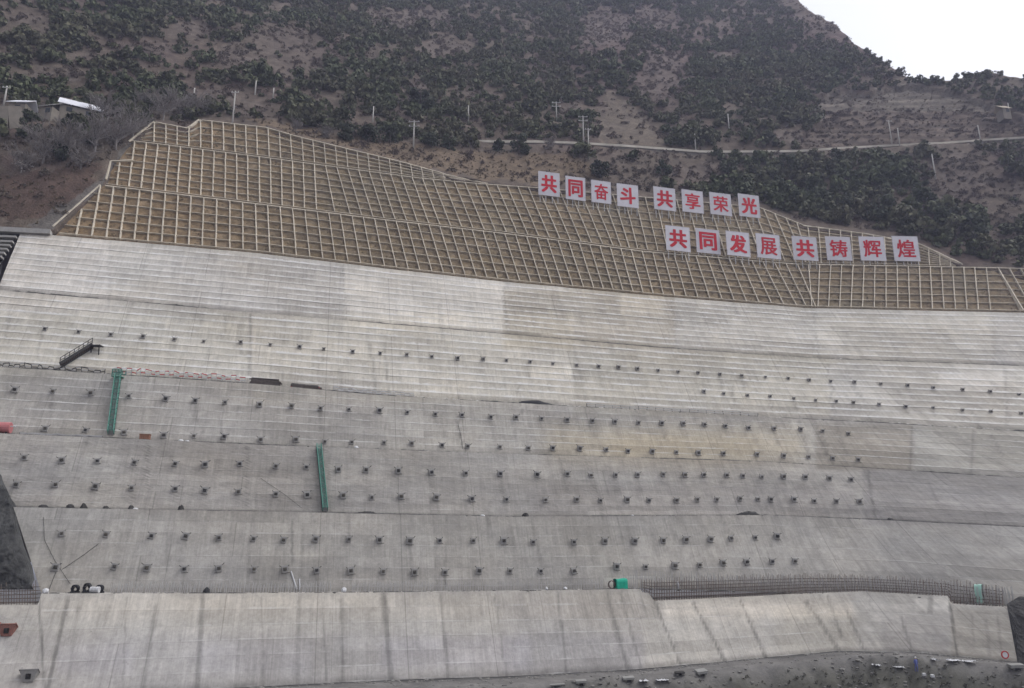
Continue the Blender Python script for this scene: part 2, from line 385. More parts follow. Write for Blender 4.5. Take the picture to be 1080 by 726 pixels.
# ------------------------------------------------------------------ the six concrete tiers
def lifts(step, protr):
    def f(L):
        n = max(3, round(L / step)); r = []
        for i in range(n):
            pr = protr * (0.6 + .8 * random.random())
            for g in (0, .12, .5, 1.0):
                r.append(((i + g) / n, pr * (1 - g), i + g))
        return r
    return f
def wall_disp(u, v):
    return .10 * fbm(u / 9, np.full_like(u, v / 5.0), 3) + .03 * fbm(u / 1.2, np.full_like(u, v / 1.0), 5, 2)
PATCH = [  # x0,x1,y0,y1,(r,g,b) gain, softness px : differently poured or stained bays
    (0, 116, 245, 330, (1.06, 1.06, 1.08), 1.5), (180, 362, 270, 340, (.93, .93, .94), 1.5),
    (363, 531, 284, 352, (1.13, 1.12, 1.10), 1.0), (531, 712, 306, 368, (.92, .88, .80), 1.0), (540, 640, 296, 312, (1.05, 1.04, 1.02), 4),
    (655, 700, 312, 332, (1.18, 1.17, 1.15), 2), (712, 860, 318, 378, (.92, .91, .88), 1), (860, 1050, 330, 384, (.98, .97, .93), 1), (1046, 1120, 330, 390, (.90, .90, .90), 1),
    (265, 605, 330, 425, (1.08, 1.07, 1.03), 2), (0, 263, 330, 400, (1.0, 1.0, .97), 2), (560, 604, 386, 399, (1.25, 1.25, 1.25), 1), (605, 875, 372, 440, (.96, .95, .90), 1.5),
    (875, 1080, 390, 455, (.93, .93, .93), 1.5), (990, 1058, 392, 412, (1.10, 1.10, 1.12), 1),
    (0, 120, 388, 458, (.86, .86, .88), 8), (120, 400, 400, 470, (.90, .90, .92), 12), (575, 850, 452, 487, (1.05, .98, .84), 12), (640, 800, 460, 486, (1.02, .98, .90), 10),
    (860, 962, 448, 496, (.85, .81, .75), 2.5), (962, 1100, 450, 504, (.90, .91, .90), 2), (540, 900, 428, 446, (.95, .95, .97), 5),
    (0, 60, 460, 540, (.92, .92, .94), 10), (130, 345, 470, 540, (.93, .92, .92), 2), (345, 580, 510, 545, (.93, .93, .94), 10), (910, 1100, 495, 555, (.88, .88, .91), 1.5),
    (560, 900, 513, 545, (.94, .93, .94), 3), (60, 270, 540, 626, (.97, .97, .98), 3), (930, 1100, 552, 625, (.93, .94, .96), 20), (310, 335, 580, 590, (1.18, 1.17, 1.15), 4),
    (345, 410, 605, 615, (1.12, 1.10, 1.08), 4), (180, 620, 595, 626, (.95, .95, .96), 4),
    (-300, 680, 668, 740, (.93, .935, .985), 6), (60, 140, 682, 712, (1.0, 1.0, 1.05), 4), (210, 330, 678, 710, (1.04, 1.04, 1.08), 4), (400, 560, 672, 705, (1.0, 1.0, 1.05), 4),
    (-300, 900, 626, 652, (1.06, 1.03, .99), 5), (700, 900, 636, 650, (1.16, 1.15, 1.14), 3), (965, 1002, 629, 644, (1.18, 1.18, 1.17), 1), (820, 905, 640, 690, (.97, .95, .90), 10),
    (1003, 1075, 642, 700, (.90, .88, .84), 2), (530, 680, 630, 712, (.95, .95, .97), 2), (930, 1002, 650, 690, (.90, .90, .92), 3),
]
STAIN = [ # x0,y0,x1,y1,width px,gain : seepage strips and joints running down the faces
    (72, 630, 50, 728, 3.2, .62), (83, 640, 72, 720, 3, .85), (214, 628, 208, 728, 4.0, .66), (360, 628, 362, 722, 2.6, .74), (405, 626, 412, 716, 4.0, .68),
    (133, 630, 130, 724, 1.1, .8), (42, 640, 47, 726, 1.3, .55), (165, 640, 150, 726, 4, .86), (275, 630, 278, 722, 1.0, .75), (316, 632, 314, 722, 2.5, .84), (340, 640, 345, 720, 1.2, .8), (404, 630, 407, 655, 5, .82),
    (464, 628, 474, 715, 1.4, .72), (522, 628, 534, 712, 1.2, .72), (588, 626, 598, 710, 1.4, .66), (641, 628, 662, 707, 2.2, .70), (655, 628, 676, 705, 1.3, .76), (690, 634, 718, 702, 1.3, .55), (730, 634, 765, 698, 1.5, .55),
    (780, 632, 808, 694, 1.6, .58), (850, 634, 885, 686, 2.2, .60), (873, 630, 888, 672, 2, .72), (893, 645, 912, 686, 1.5, .62), (915, 628, 922, 645, 1.2, .8), (950, 650, 962, 687, 1.4, .72), (1002, 638, 1010, 693, 1.4, .5), (982, 630, 981, 645, 4, .7),
    (1040, 655, 1044, 690, 2.5, .84), (1052, 650, 1056, 686, 1.5, .8), (1025, 650, 1027, 680, 1.5, .85),
    (264, 332, 263, 400, 1.7, .68), (391, 362, 396, 412, 1.1, .72), (405, 362, 410, 415, 1.1, .72), (300, 335, 298, 400, .9, .85),
    (116, 256, 114, 330, 1, .85), (362, 280, 366, 338, .9, .8), (531, 304, 536, 352, .9, .8), (708, 318, 714, 366, .9, .82), (858, 330, 864, 378, .9, .82),
    (857, 444, 872, 478, 3.5, .76), (843, 446, 852, 476, 2, .82), (882, 446, 892, 480, 2, .84), (962, 452, 960, 494, 2.4, .74), (1027, 456, 1024, 500, 2.2, .80), (915, 496, 923, 546, 1.2, .70),
    (235, 424, 233, 466, 1, .75), (156, 470, 155, 514, 1, .6), (260, 472, 260, 536, 1, .68), (483, 445, 487, 470, 1, .62), (590, 484, 600, 520, 2, .84), (617, 484, 640, 542, 1.2, .84), (660, 448, 706, 464, 1.5, .88), (346, 476, 348, 540, 1, .8),
    (470, 575, 470, 620, 2, .82), (700, 548, 720, 575, 1.4, .82), (560, 548, 572, 596, 1.1, .8), (308, 548, 308, 596, 1.0, .62), (176, 560, 176, 600, 1, .8), (760, 548, 778, 574, 1.2, .8), (368, 542, 368, 566, 1, .7),
    (770, 395, 775, 435, 1, .8), (640, 388, 650, 432, 1, .85), (872, 385, 880, 440, 1, .8), (928, 448, 928, 420, .9, .85), (1060, 390, 1062, 450, 1.2, .8),
    (846, 600, 860, 622, 2, .8), (706, 605, 720, 618, 2, .7), (200, 430, 215, 455, 3, .9), (32, 470, 28, 530, 3, .88), (215, 405, 218, 420, 6, .9),
]
ANCH = {
 (2, 'a'): [(47.5,348),(83,351),(117,354),(151,356),(184,359),(215,361),(254,362),(285,364.5),(316,367),(341.5,369),(372,372),(401,373.5),(429,375),(455.5,377),(482.5,379),(509.5,380),(534,381),(559,382.5),(583,384.5),(608,386),(631,387.5),(652,388.5),(672,390),(694,391.5),(715,393),(736,394),(759,395.5),(782,397),(807,398.5),(831,400),(853,402),(876,403),(901,404),(929,405.5),(957,407.5),(984,410),(1015,412),(1044,414),(1074.5,417)],
 (2, 'b'): [(742,414),(763,416),(788,418),(812,419),(837,421),(860,423),(882,424),(900,425.5),(927,427.5),(955,430),(984,431),(1015,433.5),(1045,435),(1077,437)],
 (3, 'a'): [(16,412.5),(56,414),(96,416),(136,419),(175,422),(206,424),(237.5,425.5),(274,428),(307.5,429.5),(338,432),(368,433),(400,434.5),(429.5,436),(459,438),(487,439),(517.5,441),(544,441.5),(571,442.5),(598,444),(624.5,445),(648,446),(673,447),(697.5,447.5),(720,448),(742.5,449),(764.5,450.5),(789,452.5),(816,453),(844,454),(867.5,455.5),(894.5,458.5)],
 (3, 'b'): [(48,453.5),(90.5,455),(131,457.5),(173,460.5),(204.5,461),(236.5,462),(275,465),(312,465),(342.5,467),(371,467.5),(405,468),(434,469),(466,471),(493,472),(527,472.5),(557,474),(582.5,474),(611,474.5),(639,475.5),(662,477),(687.5,477.5),(713,478),(736,479),(762.5,479.5),(798,480.5),(826,482),(852.5,483),(878,484.5),(905,486)],
 (4, 'a'): [(26,484),(65.5,487),(103,487.5),(142,489),(185,490.5),(216.5,491.5),(253,490.5),(291,493),(323,494),(357,496.5),(386,497),(420,498),(455,499.5),(491,500.5),(527.5,501),(566,502),(598,501),(623,502.5),(649,502),(672,502),(699,501.5),(722,502),(742,502),(766,502.5),(783,503),(803,504),(826,504),(849,504.5),(874.5,506),(897.5,507)],
 (4, 'b'): [(17.5,512.5),(59,512.5),(101,514.5),(139,516),(185,517),(216,519),(251.5,520),(291,522.5),(324,523.5),(362,524),(392,526),(423,525),(460,526),(497.5,527.5),(534,528),(575,528.5),(608,528),(633,529),(661,528.5),(684,529),(713,529),(735,528),(755.5,528),(780,527),(799,527.5),(812.5,528),(837,528),(858.5,529.5),(882,530),(906.5,530.5)],
 (5, 'a'): [(65.5,564),(112,565),(160,566.5),(196,567),(231,568.5),(267.5,569.5),(299,571),(333,570),(368,570),(400,571),(432,572),(463.5,571.5),(499,571.5),(531,572),(562,573),(605,573),(637.5,572),(669,572),(699,571.5),(723,570.5),(749,570),(770.5,569),(796,568),(819,567)],
 (5, 'b'): [(59,600),(121,599),(155,600.5),(194.5,601.5),(231,601),(268,601.5),(300.5,602),(334,603),(370,603.5),(404,604),(437,605),(469,605),(505,603.5),(537.5,603.5),(570,603.5),(605,603.5),(650,599),(680.5,599),(711,598),(737.5,597),(762,595),(787,594),(814,593.5),(838,593)],
}
rs_ = random.Random(3)
for (k_, row_), pts_ in ANCH.items():
    for ax, ay in pts_:
        if rs_.random() < .62:
            L_ = rs_.uniform(5, 22) * (.6 if k_ == 2 else 1); STAIN.append((ax, ay + 2, ax + L_ * (ax - 300) / 1500, ay + L_, rs_.uniform(.6, 2.2), rs_.uniform(.76, .93)))
for j_ in range(120):
    ax = rs_.uniform(0, 1060); ay = rs_.uniform(290, 610); L_ = rs_.uniform(6, 40)
    STAIN.append((ax, ay, ax + L_ * (ax - 300) / 1400, ay + L_, rs_.uniform(.5, 2.0), rs_.choice([.8, .85, .9, 1.08, 1.12])))
TIER = {1: ((.465, .445, .41), 1.0), 2: ((.45, .43, .39), 1.0), 3: ((.375, .36, .33), .5), 4: ((.335, .322, .300), .22), 5: ((.335, .323, .300), .16), 6: ((.405, .39, .362), .22)}
def wall_tint(k):
    base, lime_lit = TIER[k]
    def f(px, py, uv):
        c = np.tile(np.array([*base, lime_lit]), (len(px), 1))
        nx, ny = px + 2.5 * fbm(px / 9, py / 5, 61), py + 1.6 * fbm(px / 9, py / 5, 64)
        opx, opy = px, py
        for x0, x1, y0, y1, g, s in PATCH:
            px, py = (nx, ny) if s > 2.6 else (opx, opy)
            # keep a patch on this tier only
            wgt = ramp(px, x0 - s, x0 + s) * ramp(-px, -x1 - s, -x1 + s) * ramp(py, y0 - s, y0 + s) * ramp(-py, -y1 - s, -y1 + s)
            c[:, :3] *= 1 + (((np.array(g) / np.mean(g)) ** .75) * np.mean(g) ** 1.5 - 1) * wgt[:, None]
        px, py = opx, opy
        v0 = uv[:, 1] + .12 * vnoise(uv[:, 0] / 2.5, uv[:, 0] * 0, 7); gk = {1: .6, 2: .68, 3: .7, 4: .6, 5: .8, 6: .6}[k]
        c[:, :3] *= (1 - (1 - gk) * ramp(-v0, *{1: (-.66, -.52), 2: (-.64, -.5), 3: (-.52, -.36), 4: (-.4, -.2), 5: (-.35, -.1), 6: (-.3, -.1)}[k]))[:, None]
        for x0, y0, x1, y1, wd, g in STAIN:
            d = seg_dist(px, py, x0, y0, x1, y1) + .5 * vnoise(px / 3, py / 3, 2)
            wgt = 1 - ramp(d, wd * .45, wd * .45 + .9 + wd * .25)
            c[:, :3] *= (1 + (g ** 1.35 - 1) * wgt * (.85 + .15 * vnoise(uv[:, 0], uv[:, 1] * 3, 9)))[:, None]
        return c
    return f
WALLS = {}
XL, XR = -230, 1310
spec = [
    (6, E6T, E7, (XL, 1062), (XL, 1073), .0, 620, 2.0, "lowest concrete tier with pale and bluish bays, dark seepage strips and the dirt track at its foot"),
    (5, E5, E6, (14, XR), (38, XR), 2.2, 520, 1.8, "concrete tier just above the lowest one, with two anchor rows and a rebar strip along its foot"),
    (4, E4, E5, (XL, XR), (17, XR), 1.6, 600, 1.8, "grey concrete tier carrying the green netted ladder and two rows of dark anchors"),
    (3, E3, E4, (XL, XR), (XL, XR), 1.6, 620, 1.75, "concrete tier with a tan stained middle and the green stair tower at its left"),
    (2, E2, E3, (XL, XR), (XL, XR), 1.6, 640, 1.75, "pale ribbed concrete tier with the dark stair at its left and small anchors"),
    (1, E1, E2, (22, XR), (-6, XR), 1.2, 640, 1.75, "topmost pale concrete tier without anchors, right under the lattice slope"),
]
for k, top, bot, tx, bx, wb, nc, st, lab in spec:
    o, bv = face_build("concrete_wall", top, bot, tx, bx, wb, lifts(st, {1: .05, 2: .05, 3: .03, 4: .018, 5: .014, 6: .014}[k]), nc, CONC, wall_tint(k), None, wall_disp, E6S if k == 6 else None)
    tag(o, lab, "retaining wall", "concrete tiers of the slope"); WALLS[k] = (o, bv)
    if k != 6 or True:                      # dirt, mortar and pipes lying along the lip of the bench below this tier
        if k > 1 and k < 6 or k == 6:
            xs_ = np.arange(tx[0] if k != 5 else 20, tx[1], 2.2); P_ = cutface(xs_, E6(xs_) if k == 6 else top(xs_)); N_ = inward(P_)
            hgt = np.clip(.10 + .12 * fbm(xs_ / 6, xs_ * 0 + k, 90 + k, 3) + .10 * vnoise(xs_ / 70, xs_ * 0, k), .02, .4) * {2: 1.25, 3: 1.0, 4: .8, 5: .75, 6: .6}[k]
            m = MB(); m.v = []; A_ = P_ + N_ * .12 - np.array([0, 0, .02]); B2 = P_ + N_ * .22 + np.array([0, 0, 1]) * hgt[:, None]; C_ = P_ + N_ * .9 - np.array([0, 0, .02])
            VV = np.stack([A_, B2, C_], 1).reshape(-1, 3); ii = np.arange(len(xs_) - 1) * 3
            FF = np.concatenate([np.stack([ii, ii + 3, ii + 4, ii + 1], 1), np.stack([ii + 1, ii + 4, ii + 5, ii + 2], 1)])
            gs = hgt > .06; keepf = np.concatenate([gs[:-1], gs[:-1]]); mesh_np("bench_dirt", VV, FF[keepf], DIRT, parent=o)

# ------------------------------------------------------------------ planted lattice slopes above
def soil_rows(n):
    return lambda L: [(i / n, 0.0, i / n * L) for i in range(n + 1)]
def soil_disp(u, v): return .18 * fbm(u / 1.5, np.full_like(u, v / 1.2), 11, 3)
def soil_tint(px, py, uv):
    a = fbm(uv[:, 0] / 14, uv[:, 1] / 5, 21)[:, None]; b = fbm(uv[:, 0] / 3, uv[:, 1] / 1.5, 22)[:, None]
    c = np.array([.205, .158, .102]) + a * np.array([.05, .036, .02]) + b * .035
    gr = ramp(fbm(px / 60, py / 30, 24), .0, .5)[:, None] * ramp(px, 240, 420)[:, None]
    c = c * (1 - .55 * gr) + np.array([.168, .150, .108]) * .55 * gr
    wm = ramp(-px, -330, -180)[:, None]; c = c * (1 + wm * np.array([.10, .02, -.06]))
    return np.clip(c, .02, 1)
SL = {}
for nm, top, bot, tx, bx, wb, nc, nr in (("A", LA, E1, (106, XR), (56, XR), 1.0, 560, 40), ("B", LB, LA, (138, 1016), (104, 1020), 1.2, 460, 36), ("C", G3T, LB, (162, 515), (140, 515), 1.0, 240, 24)):
    o, bv = face_build("slope_soil", top, bot, tx, bx, wb, soil_rows(nr), nc, PLANT_SOIL, soil_tint, None, soil_disp)
    o.name = "slope"; tag(o, kind='structure'); SL[nm] = (o, bv, top, bot)
def lat_thing(nm, label, spacing, slope, x0, x1, nbeam, extra=None, ribw=.18):
    o, bv, top, bot = SL[nm]
    P0, _ = hit(bv, (x0 + x1) / 2, float(bot((x0 + x1) / 2)) - 3)
    th = empty("lattice_frame", P0, label, "lattice frame", "concrete lattice frames on the upper slope")
    def onface(px, py, lift=.24):
        h, n = hit(bv, px, py)
        return None if h is None else h + n * lift
    inv = -Vector(P0)
    xs = np.array([s[0] for s in slope]); ss = np.array([s[1] for s in slope])
    x = x0
    while x < x1:
        yt = float(top(x)); s = float(np.interp(x, xs, ss))
        # walk down the face following the lean
        yb = float(bot(x)); 
        for _ in range(4): yb = float(bot(x + s * (yb - yt)))
        pts = []
        for q in np.linspace(.0, .985, 7):
            yy = yt + .8 + (yb - yt - .8) * q; p = onface(x + s * (yy - yt), yy)
            if p is not None: pts.append(p + inv)
        if len(pts) >= 3 and yb - yt > 3:
            m = MB()
            for a, b in zip(pts[:-1], pts[1:]): m.bar(a, b, ribw, .5, up=(0, -1, .6))
            m.build("rib", BEAM, th)
        x += float(np.interp(x, [c[0] for c in spacing], [c[1] for c in spacing])) * random.uniform(.97, 1.03)
    for i in range(nbeam + 1):
        q = i / nbeam; m = MB(); prev = None
        for px in np.arange(x0 - 45, x1 + 60, 6.0):
            yt = float(top(px)); yb = float(bot(px)); py = yt + .9 + (yb - yt - 2.2) * q
            p = onface(px, py, .20)
            h2, _ = hit(bv, px, py)
            if p is None: prev = None; continue
            p = p + inv
            if prev is not None and (p - prev).length < 9: m.bar(prev, p, .10 if i else .22, .42 if i else .5, up=(0, -1, .6))
            prev = p
        if m.v: m.build("crossbeam", BEAM, th)
    if extra: 
        for pl in extra:
            m = MB(); pp = []
            for (ax, ay), (bx_, by) in zip(pl[:-1], pl[1:]):
                for q in np.linspace(0, 1, 8):
                    P = Vector(cutface(ax + (bx_ - ax) * q, ay + (by - ay) * q)) ; pp.append(P + Vector((0, -.1, .05)) + inv)
            for a, b in zip(pp[:-1], pp[1:]): m.bar(a, b, .28, .4, up=(0, -1, .6))
            m.build("edge_beam", BEAM, th)
    return th
lat_thing("A", "long lower lattice of concrete ribs over brown soil, directly above the concrete tiers",
    [(50, 13.6), (250, 13.4), (400, 11.7), (600, 11), (840, 12), (870, 11.8), (1050, 12.0)],
    [(60, -.35), (110, -.16), (190, -.06), (250, 0), (320, .1), (450, .3), (600, .33), (690, .25), (760, .38), (815, .52), (843, .42), (850, .1), (866, -.06), (900, -.05), (960, .04), (1040, .1), (1052, .55), (1120, .6)],
    66, 1090, 6, [[(56, 240), (106, 196)], [(1052, 283), (1079, 328)]])
lat_thing("B", "middle lattice of concrete ribs, behind and below the upper row of character boards",
    [(100, 12.2), (280, 11.8), (450, 11), (700, 11.3), (1016, 11.7)],
    [(100, -.15), (160, -.12), (250, 0), (330, .03), (350, .28), (450, .38), (500, .42), (620, .42), (660, .25), (700, .22), (760, .33), (830, .45), (855, .08), (1000, .03)],
    118, 1010, 7, [[(112, 190), (117, 171), (140, 170)], [(847, 239), (914, 248), (968, 258), (1014, 279)]])
lat_thing("C", "topmost short lattice of concrete ribs that narrows to a point at its right end",
    [(100, 12.2), (280, 11.8), (515, 11)], [(150, -.03), (250, .02), (330, .07), (420, .12), (480, .35), (520, .4)], 163, 500, 4,
    [[(136, 150), (162, 129)], [(198, 136), (210, 127)]])

# ------------------------------------------------------------------ hillside
YB = poly([(-300, 120), (0, 128), (160, 131), (300, 141), (500, 190), (570, 197), (700, 211), (850, 236), (1000, 270), (1080, 284), (1340, 310)])
bx_ = np.linspace(-300, 1380, 600); _B = cutface(bx_, YB(bx_))
_az = np.arctan2(_B[:, 0], _B[:, 1]); _r0 = np.hypot(_B[:, 0], _B[:, 1]); _z0 = _B[:, 2] - ZC
kk = np.ones(41) / 41
_r0 = np.convolve(np.pad(_r0, 20, 'edge'), kk, 'valid'); _z0 = np.convolve(np.pad(_z0, 20, 'edge'), kk, 'valid')
C1, H1, C2 = 1.35, 9.0, 0.93
def hill(px, py):
    """point on the mean natural hillside seen along a photo pixel"""
    px = np.asarray(px, float); py = np.asarray(py, float)
    d = ray(px, py); az = np.arctan2(d[..., 0], d[..., 1]); t = d[..., 2] / np.hypot(d[..., 0], d[..., 1])
    r0 = np.interp(az, _az, _r0); z0 = np.interp(az, _az, _z0)
    # r = r0 + C1*(z-z0) for the first H1 metres, then C2
    r1 = (r0 - C1 * z0) / (1 - C1 * t); z1 = r1 * t
    r2 = (r0 + C1 * H1 - C2 * (z0 + H1)) / np.maximum(1 - C2 * t, .06)
    below = py > YB(px)
    r = np.where(z1 - z0 <= H1, r1, r2); r = np.where(r1 < 0, r2, r)
    P = np.stack([r * np.sin(az), r * np.cos(az), r * t + ZC], -1)
    if np.any(below):
        Q = cutface(px, py); P = np.where(below[..., None], Q, P)
    return P
RID = poly([(-300, -45), (780, -45), (838, -4), (850, 8), (862, 16), (886, 33), (893, 37), (902, 46), (915, 52), (930, 62), (944, 70), (952, 76), (962, 79), (985, 84), (1004, 84), (1020, 80), (1030, 76), (1050, 75), (1064, 80), (1080, 84), (1340, 100)])
def inpoly(px, py, pts):
    ins = np.zeros(np.shape(px), bool); n = len(pts)
    for i in range(n):
        x0, y0 = pts[i]; x1, y1 = pts[(i + 1) % n]
        c = ((y0 > py) != (y1 > py)) & (px < (x1 - x0) * (py - y0) / (y1 - y0 + 1e-9) + x0); ins ^= c
    return ins
SCREE = [(634, 92), (650, 98), (660, 106), (674, 118), (690, 138), (706, 158), (630, 152), (634, 135), (641, 118)]
TERR = [(858, 104), (885, 96), (915, 98), (960, 88), (1000, 95), (1040, 108), (1066, 118), (1090, 125), (1090, 146), (960, 152), (840, 158), (850, 140), (868, 128)]
REDG = [(-300, 190), (20, 186), (60, 178), (108, 172), (96, 196), (60, 225), (20, 232), (-300, 235)]
BROWN = [(250, 122), (350, 140), (420, 150), (500, 160), (600, 162), (640, 185), (580, 196), (500, 188), (400, 165), (300, 142)]
LOOSE = [(30, 240), (105, 190), (118, 168), (138, 148), (150, 150), (118, 180), (106, 197), (56, 240)]
ncx, nry = 640, 170
cpx = np.linspace(-280, 1340, ncx)
qq = np.linspace(0, 1, nry) ** 1.15
PX = np.tile(cpx, (nry, 1)); ys = YS(cpx) + 5.0; rd = RID(cpx)
PYp = ys + (rd - ys) * qq[:, None]
HV = hill(PX, PYp)
amp = ramp(qq, .0, .12)[:, None]
dn = (3.0 * fbm(HV[..., 0] / 45, HV[..., 2] / 40, 31, 5) + .9 * fbm(HV[..., 0] / 8, HV[..., 2] / 7, 33, 4)) * amp
dn = dn + 1.5 * inpoly(PX, PYp, TERR) * ((np.mod(HV[..., 2] + 1.5 * vnoise(PX / 40, PYp / 30, 66), 9.0) / 9.0) ** .5 - .5) - 2.0 * inpoly(PX, PYp, TERR)
HV[..., 1] -= dn; HV[..., 2] += dn * .5
HV[0] += np.array([0, 1.2, -.2])
# back of the ridge falls away
bk = HV[-1] + np.array([0, 30, -25.0]); bk2 = bk + np.array([0, 120, -160.0])
HV = np.concatenate([HV, bk[None], bk2[None]]); nry2 = nry + 2
idx = np.arange(nry2 * ncx).reshape(nry2, ncx)
HF = np.stack([idx[:-1, :-1], idx[:-1, 1:], idx[1:, 1:], idx[1:, :-1]], -1).reshape(-1, 4)
V = HV.reshape(-1, 3); hx, hy = project(V)
BARE = [((300, 45), 34, 16), ((250, 60), 26, 12), ((330, 62), 14, 12), ((470, 52), 24, 10), ((150, 52), 34, 10), ((95, 62), 26, 8), ((60, 80), 40, 9), ((700, 75), 26, 26), ((690, 92), 20, 14), ((200, 32), 26, 9), ((30, 20), 18, 5), ((390, 60), 10, 6), ((300, 75), 18, 14), ((640, 30), 30, 20), ((440, 20), 40, 10), ((870, 30), 14, 8), ((560, 150), 45, 3), ((500, 100), 25, 4), ((440, 95), 12, 12), ((600, 115), 14, 6), ((270, 115), 26, 10), ((230, 100), 24, 8), ((690, 20), 26, 14), ((770, 60), 22, 6), ((1010, 190), 30, 26), ((830, 145), 20, 8), ((750, 180), 40, 8)]
def bare_at(px, py):
    b = np.zeros(np.shape(px))
    for (cx, cy), rx, ry in BARE: b = np.maximum(b, 1 - np.hypot((px - cx) / rx, (py - cy) / ry) * .75)
    return np.clip(b * 1.6, 0, 1)
def hill_tint(px, py):
    base = np.array([.108, .084, .066]); c = np.tile(base, (len(px), 1))
    f1 = ramp(fbm(px / 40, py / 22, 41), -.25, .5)[:, None]; c = c * (1 - .4 * f1) + np.array([.125, .104, .080]) * .4 * f1
    f2 = ramp(fbm(px / 55, py / 30, 43), .1, .5)[:, None]; c = c * (1 - .6 * f2) + np.array([.108, .074, .066]) * .6 * f2
    pr = (ramp(-np.hypot((px - 690) / 130, (py - 55) / 70), -1.1, -.3) + ramp(-np.hypot((px - 880) / 90, (py - 45) / 40), -1.1, -.4)).clip(0, 1)[:, None] * .6; c = c * (1 - pr) + np.array([.118, .076, .074]) * pr
    b = bare_at(px, py)[:, None] * .75; c = c * (1 - b) + np.array([.118, .094, .080]) * b
    def put(pl, col, k, seed):
        nonlocal c
        wgt = inpoly(px + 5 * vnoise(px / 7, py / 7, seed), py + 4 * vnoise(px / 7, py / 7, seed + 1), pl)[:, None] * k
        c = c * (1 - wgt) + np.array(col) * wgt
    put(SCREE, (.140, .114, .088), .75, 51); put(TERR, (.195, .168, .138), .85, 53); put(REDG, (.085, .055, .043), .85, 55)
    put(BROWN, (.158, .116, .078), .85, 57); put(LOOSE, (.13, .12, .11), .8, 59)
    # dug terraces show as rough dark and pale bands
    tw = inpoly(px, py, TERR)[:, None]; bands = (np.sin(py * 1.05 + 2 * vnoise(px / 30, py / 9, 61)) * .5 + .5)[:, None]
    c = c * (1 - tw * .42 * bands)
    tv = (tw[:, 0] > 0) & (py > 118); c[tv] *= np.array([.82, .74, .72])
    return np.clip(c * (1 + .12 * fbm(px / 5, py / 4, 63))[:, None], .01, 1)
hillo = mesh_np("hillside", V, HF, SOIL, tint=hill_tint(hx, hy), smooth=True); tag(hillo, kind='structure')
HB = BVHTree.FromPolygons([tuple(v) for v in V], [tuple(f) for f in HF.tolist()])
def onhill(px, py):
    h, n = hit(HB, px, py)
    return h

# ------------------------------------------------------------------ ground at the foot of the wall
ga = np.linspace(XL - 60, XR + 80, 420); FT = cutface(ga, E7(ga)); nin = inward(FT)
outs = [-4, -1.0, 0, .8, 2.0, 3.5, 5, 6.5, 8, 9.0, 10, 11.5, 13.5, 16, 20, 28, 45, 80]
GV = []
ZG = FT[:, 2]
for k, o_ in enumerate(outs):
    P = FT - nin * o_; z = ZG.copy()
    z += .25 * fbm(P[:, 0] / 4, P[:, 1] / 4, 71, 3) * (1 if o_ > 0 else 0)
    if o_ <= 0: z = z - .05
    edge = 8.2 + 1.6 * fbm(ga / 30, ga * 0 + 3, 73)
    drop = ramp(o_, edge, edge + 7) * 4.5 + ramp(o_, 16, 80) * 9
    z = z - drop + (o_ > 8) * .5 * fbm(P[:, 0] / 2.2, P[:, 1] / 2.2, 75, 3)
    z = z + .35 * np.exp(-((o_ - edge) / 1.2) ** 2) * (1 + fbm(P[:, 0] / 2, P[:, 1] / 2, 77))
    P[:, 2] = z; GV.append(P)
GV = np.array(GV); no = len(outs)
idx = np.arange(no * len(ga)).reshape(no, len(ga)); GF = np.stack([idx[:-1, :-1], idx[:-1, 1:], idx[1:, 1:], idx[1:, :-1]], -1).reshape(-1, 4)
oo = np.repeat(outs, len(ga)); gp = GV.reshape(-1, 3)
gt = np.tile(np.array([.150, .143, .135]), (len(gp), 1)); 
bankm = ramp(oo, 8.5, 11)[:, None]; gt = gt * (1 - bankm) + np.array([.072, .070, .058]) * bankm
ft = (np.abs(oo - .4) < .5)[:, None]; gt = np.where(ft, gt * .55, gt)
gt *= (1 + .35 * fbm(gp[:, 0] / 5, gp[:, 1] / 2, 79))[:, None]
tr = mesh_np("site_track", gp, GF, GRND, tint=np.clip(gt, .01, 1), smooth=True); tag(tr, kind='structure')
TB = BVHTree.FromPolygons([tuple(v) for v in gp], [tuple(f) for f in GF.tolist()])
zmin = float(gp[:, 2].min())
# one broad sheet under everything, rising to the near bank on which the photographer stands
gx = np.linspace(-1600, 1600, 81); gy = np.linspace(-1500, 1700, 81); XX, YY = np.meshgrid(gx, gy)
rr = np.hypot(XX, YY + 20); ZZ = zmin - 1.0 + 0 * XX
NB_ = ramp(-YY, -62, -6); ZZ = ZZ + NB_ * ((ZC - 1.65) - (zmin - 1.0)) * np.exp(-(XX / 260) ** 2)
XXf = np.stack([XX, YY, ZZ], -1).reshape(-1, 3)
idx = np.arange(81 * 81).reshape(81, 81); GFq = np.stack([idx[:-1, :-1], idx[:-1, 1:], idx[1:, 1:], idx[1:, :-1]], -1).reshape(-1, 4)
tag(mesh_np("ground", XXf, GFq, GRND, tint=np.tile(np.array([.10, .092, .078]), (len(XXf), 1)), smooth=True), kind='structure')

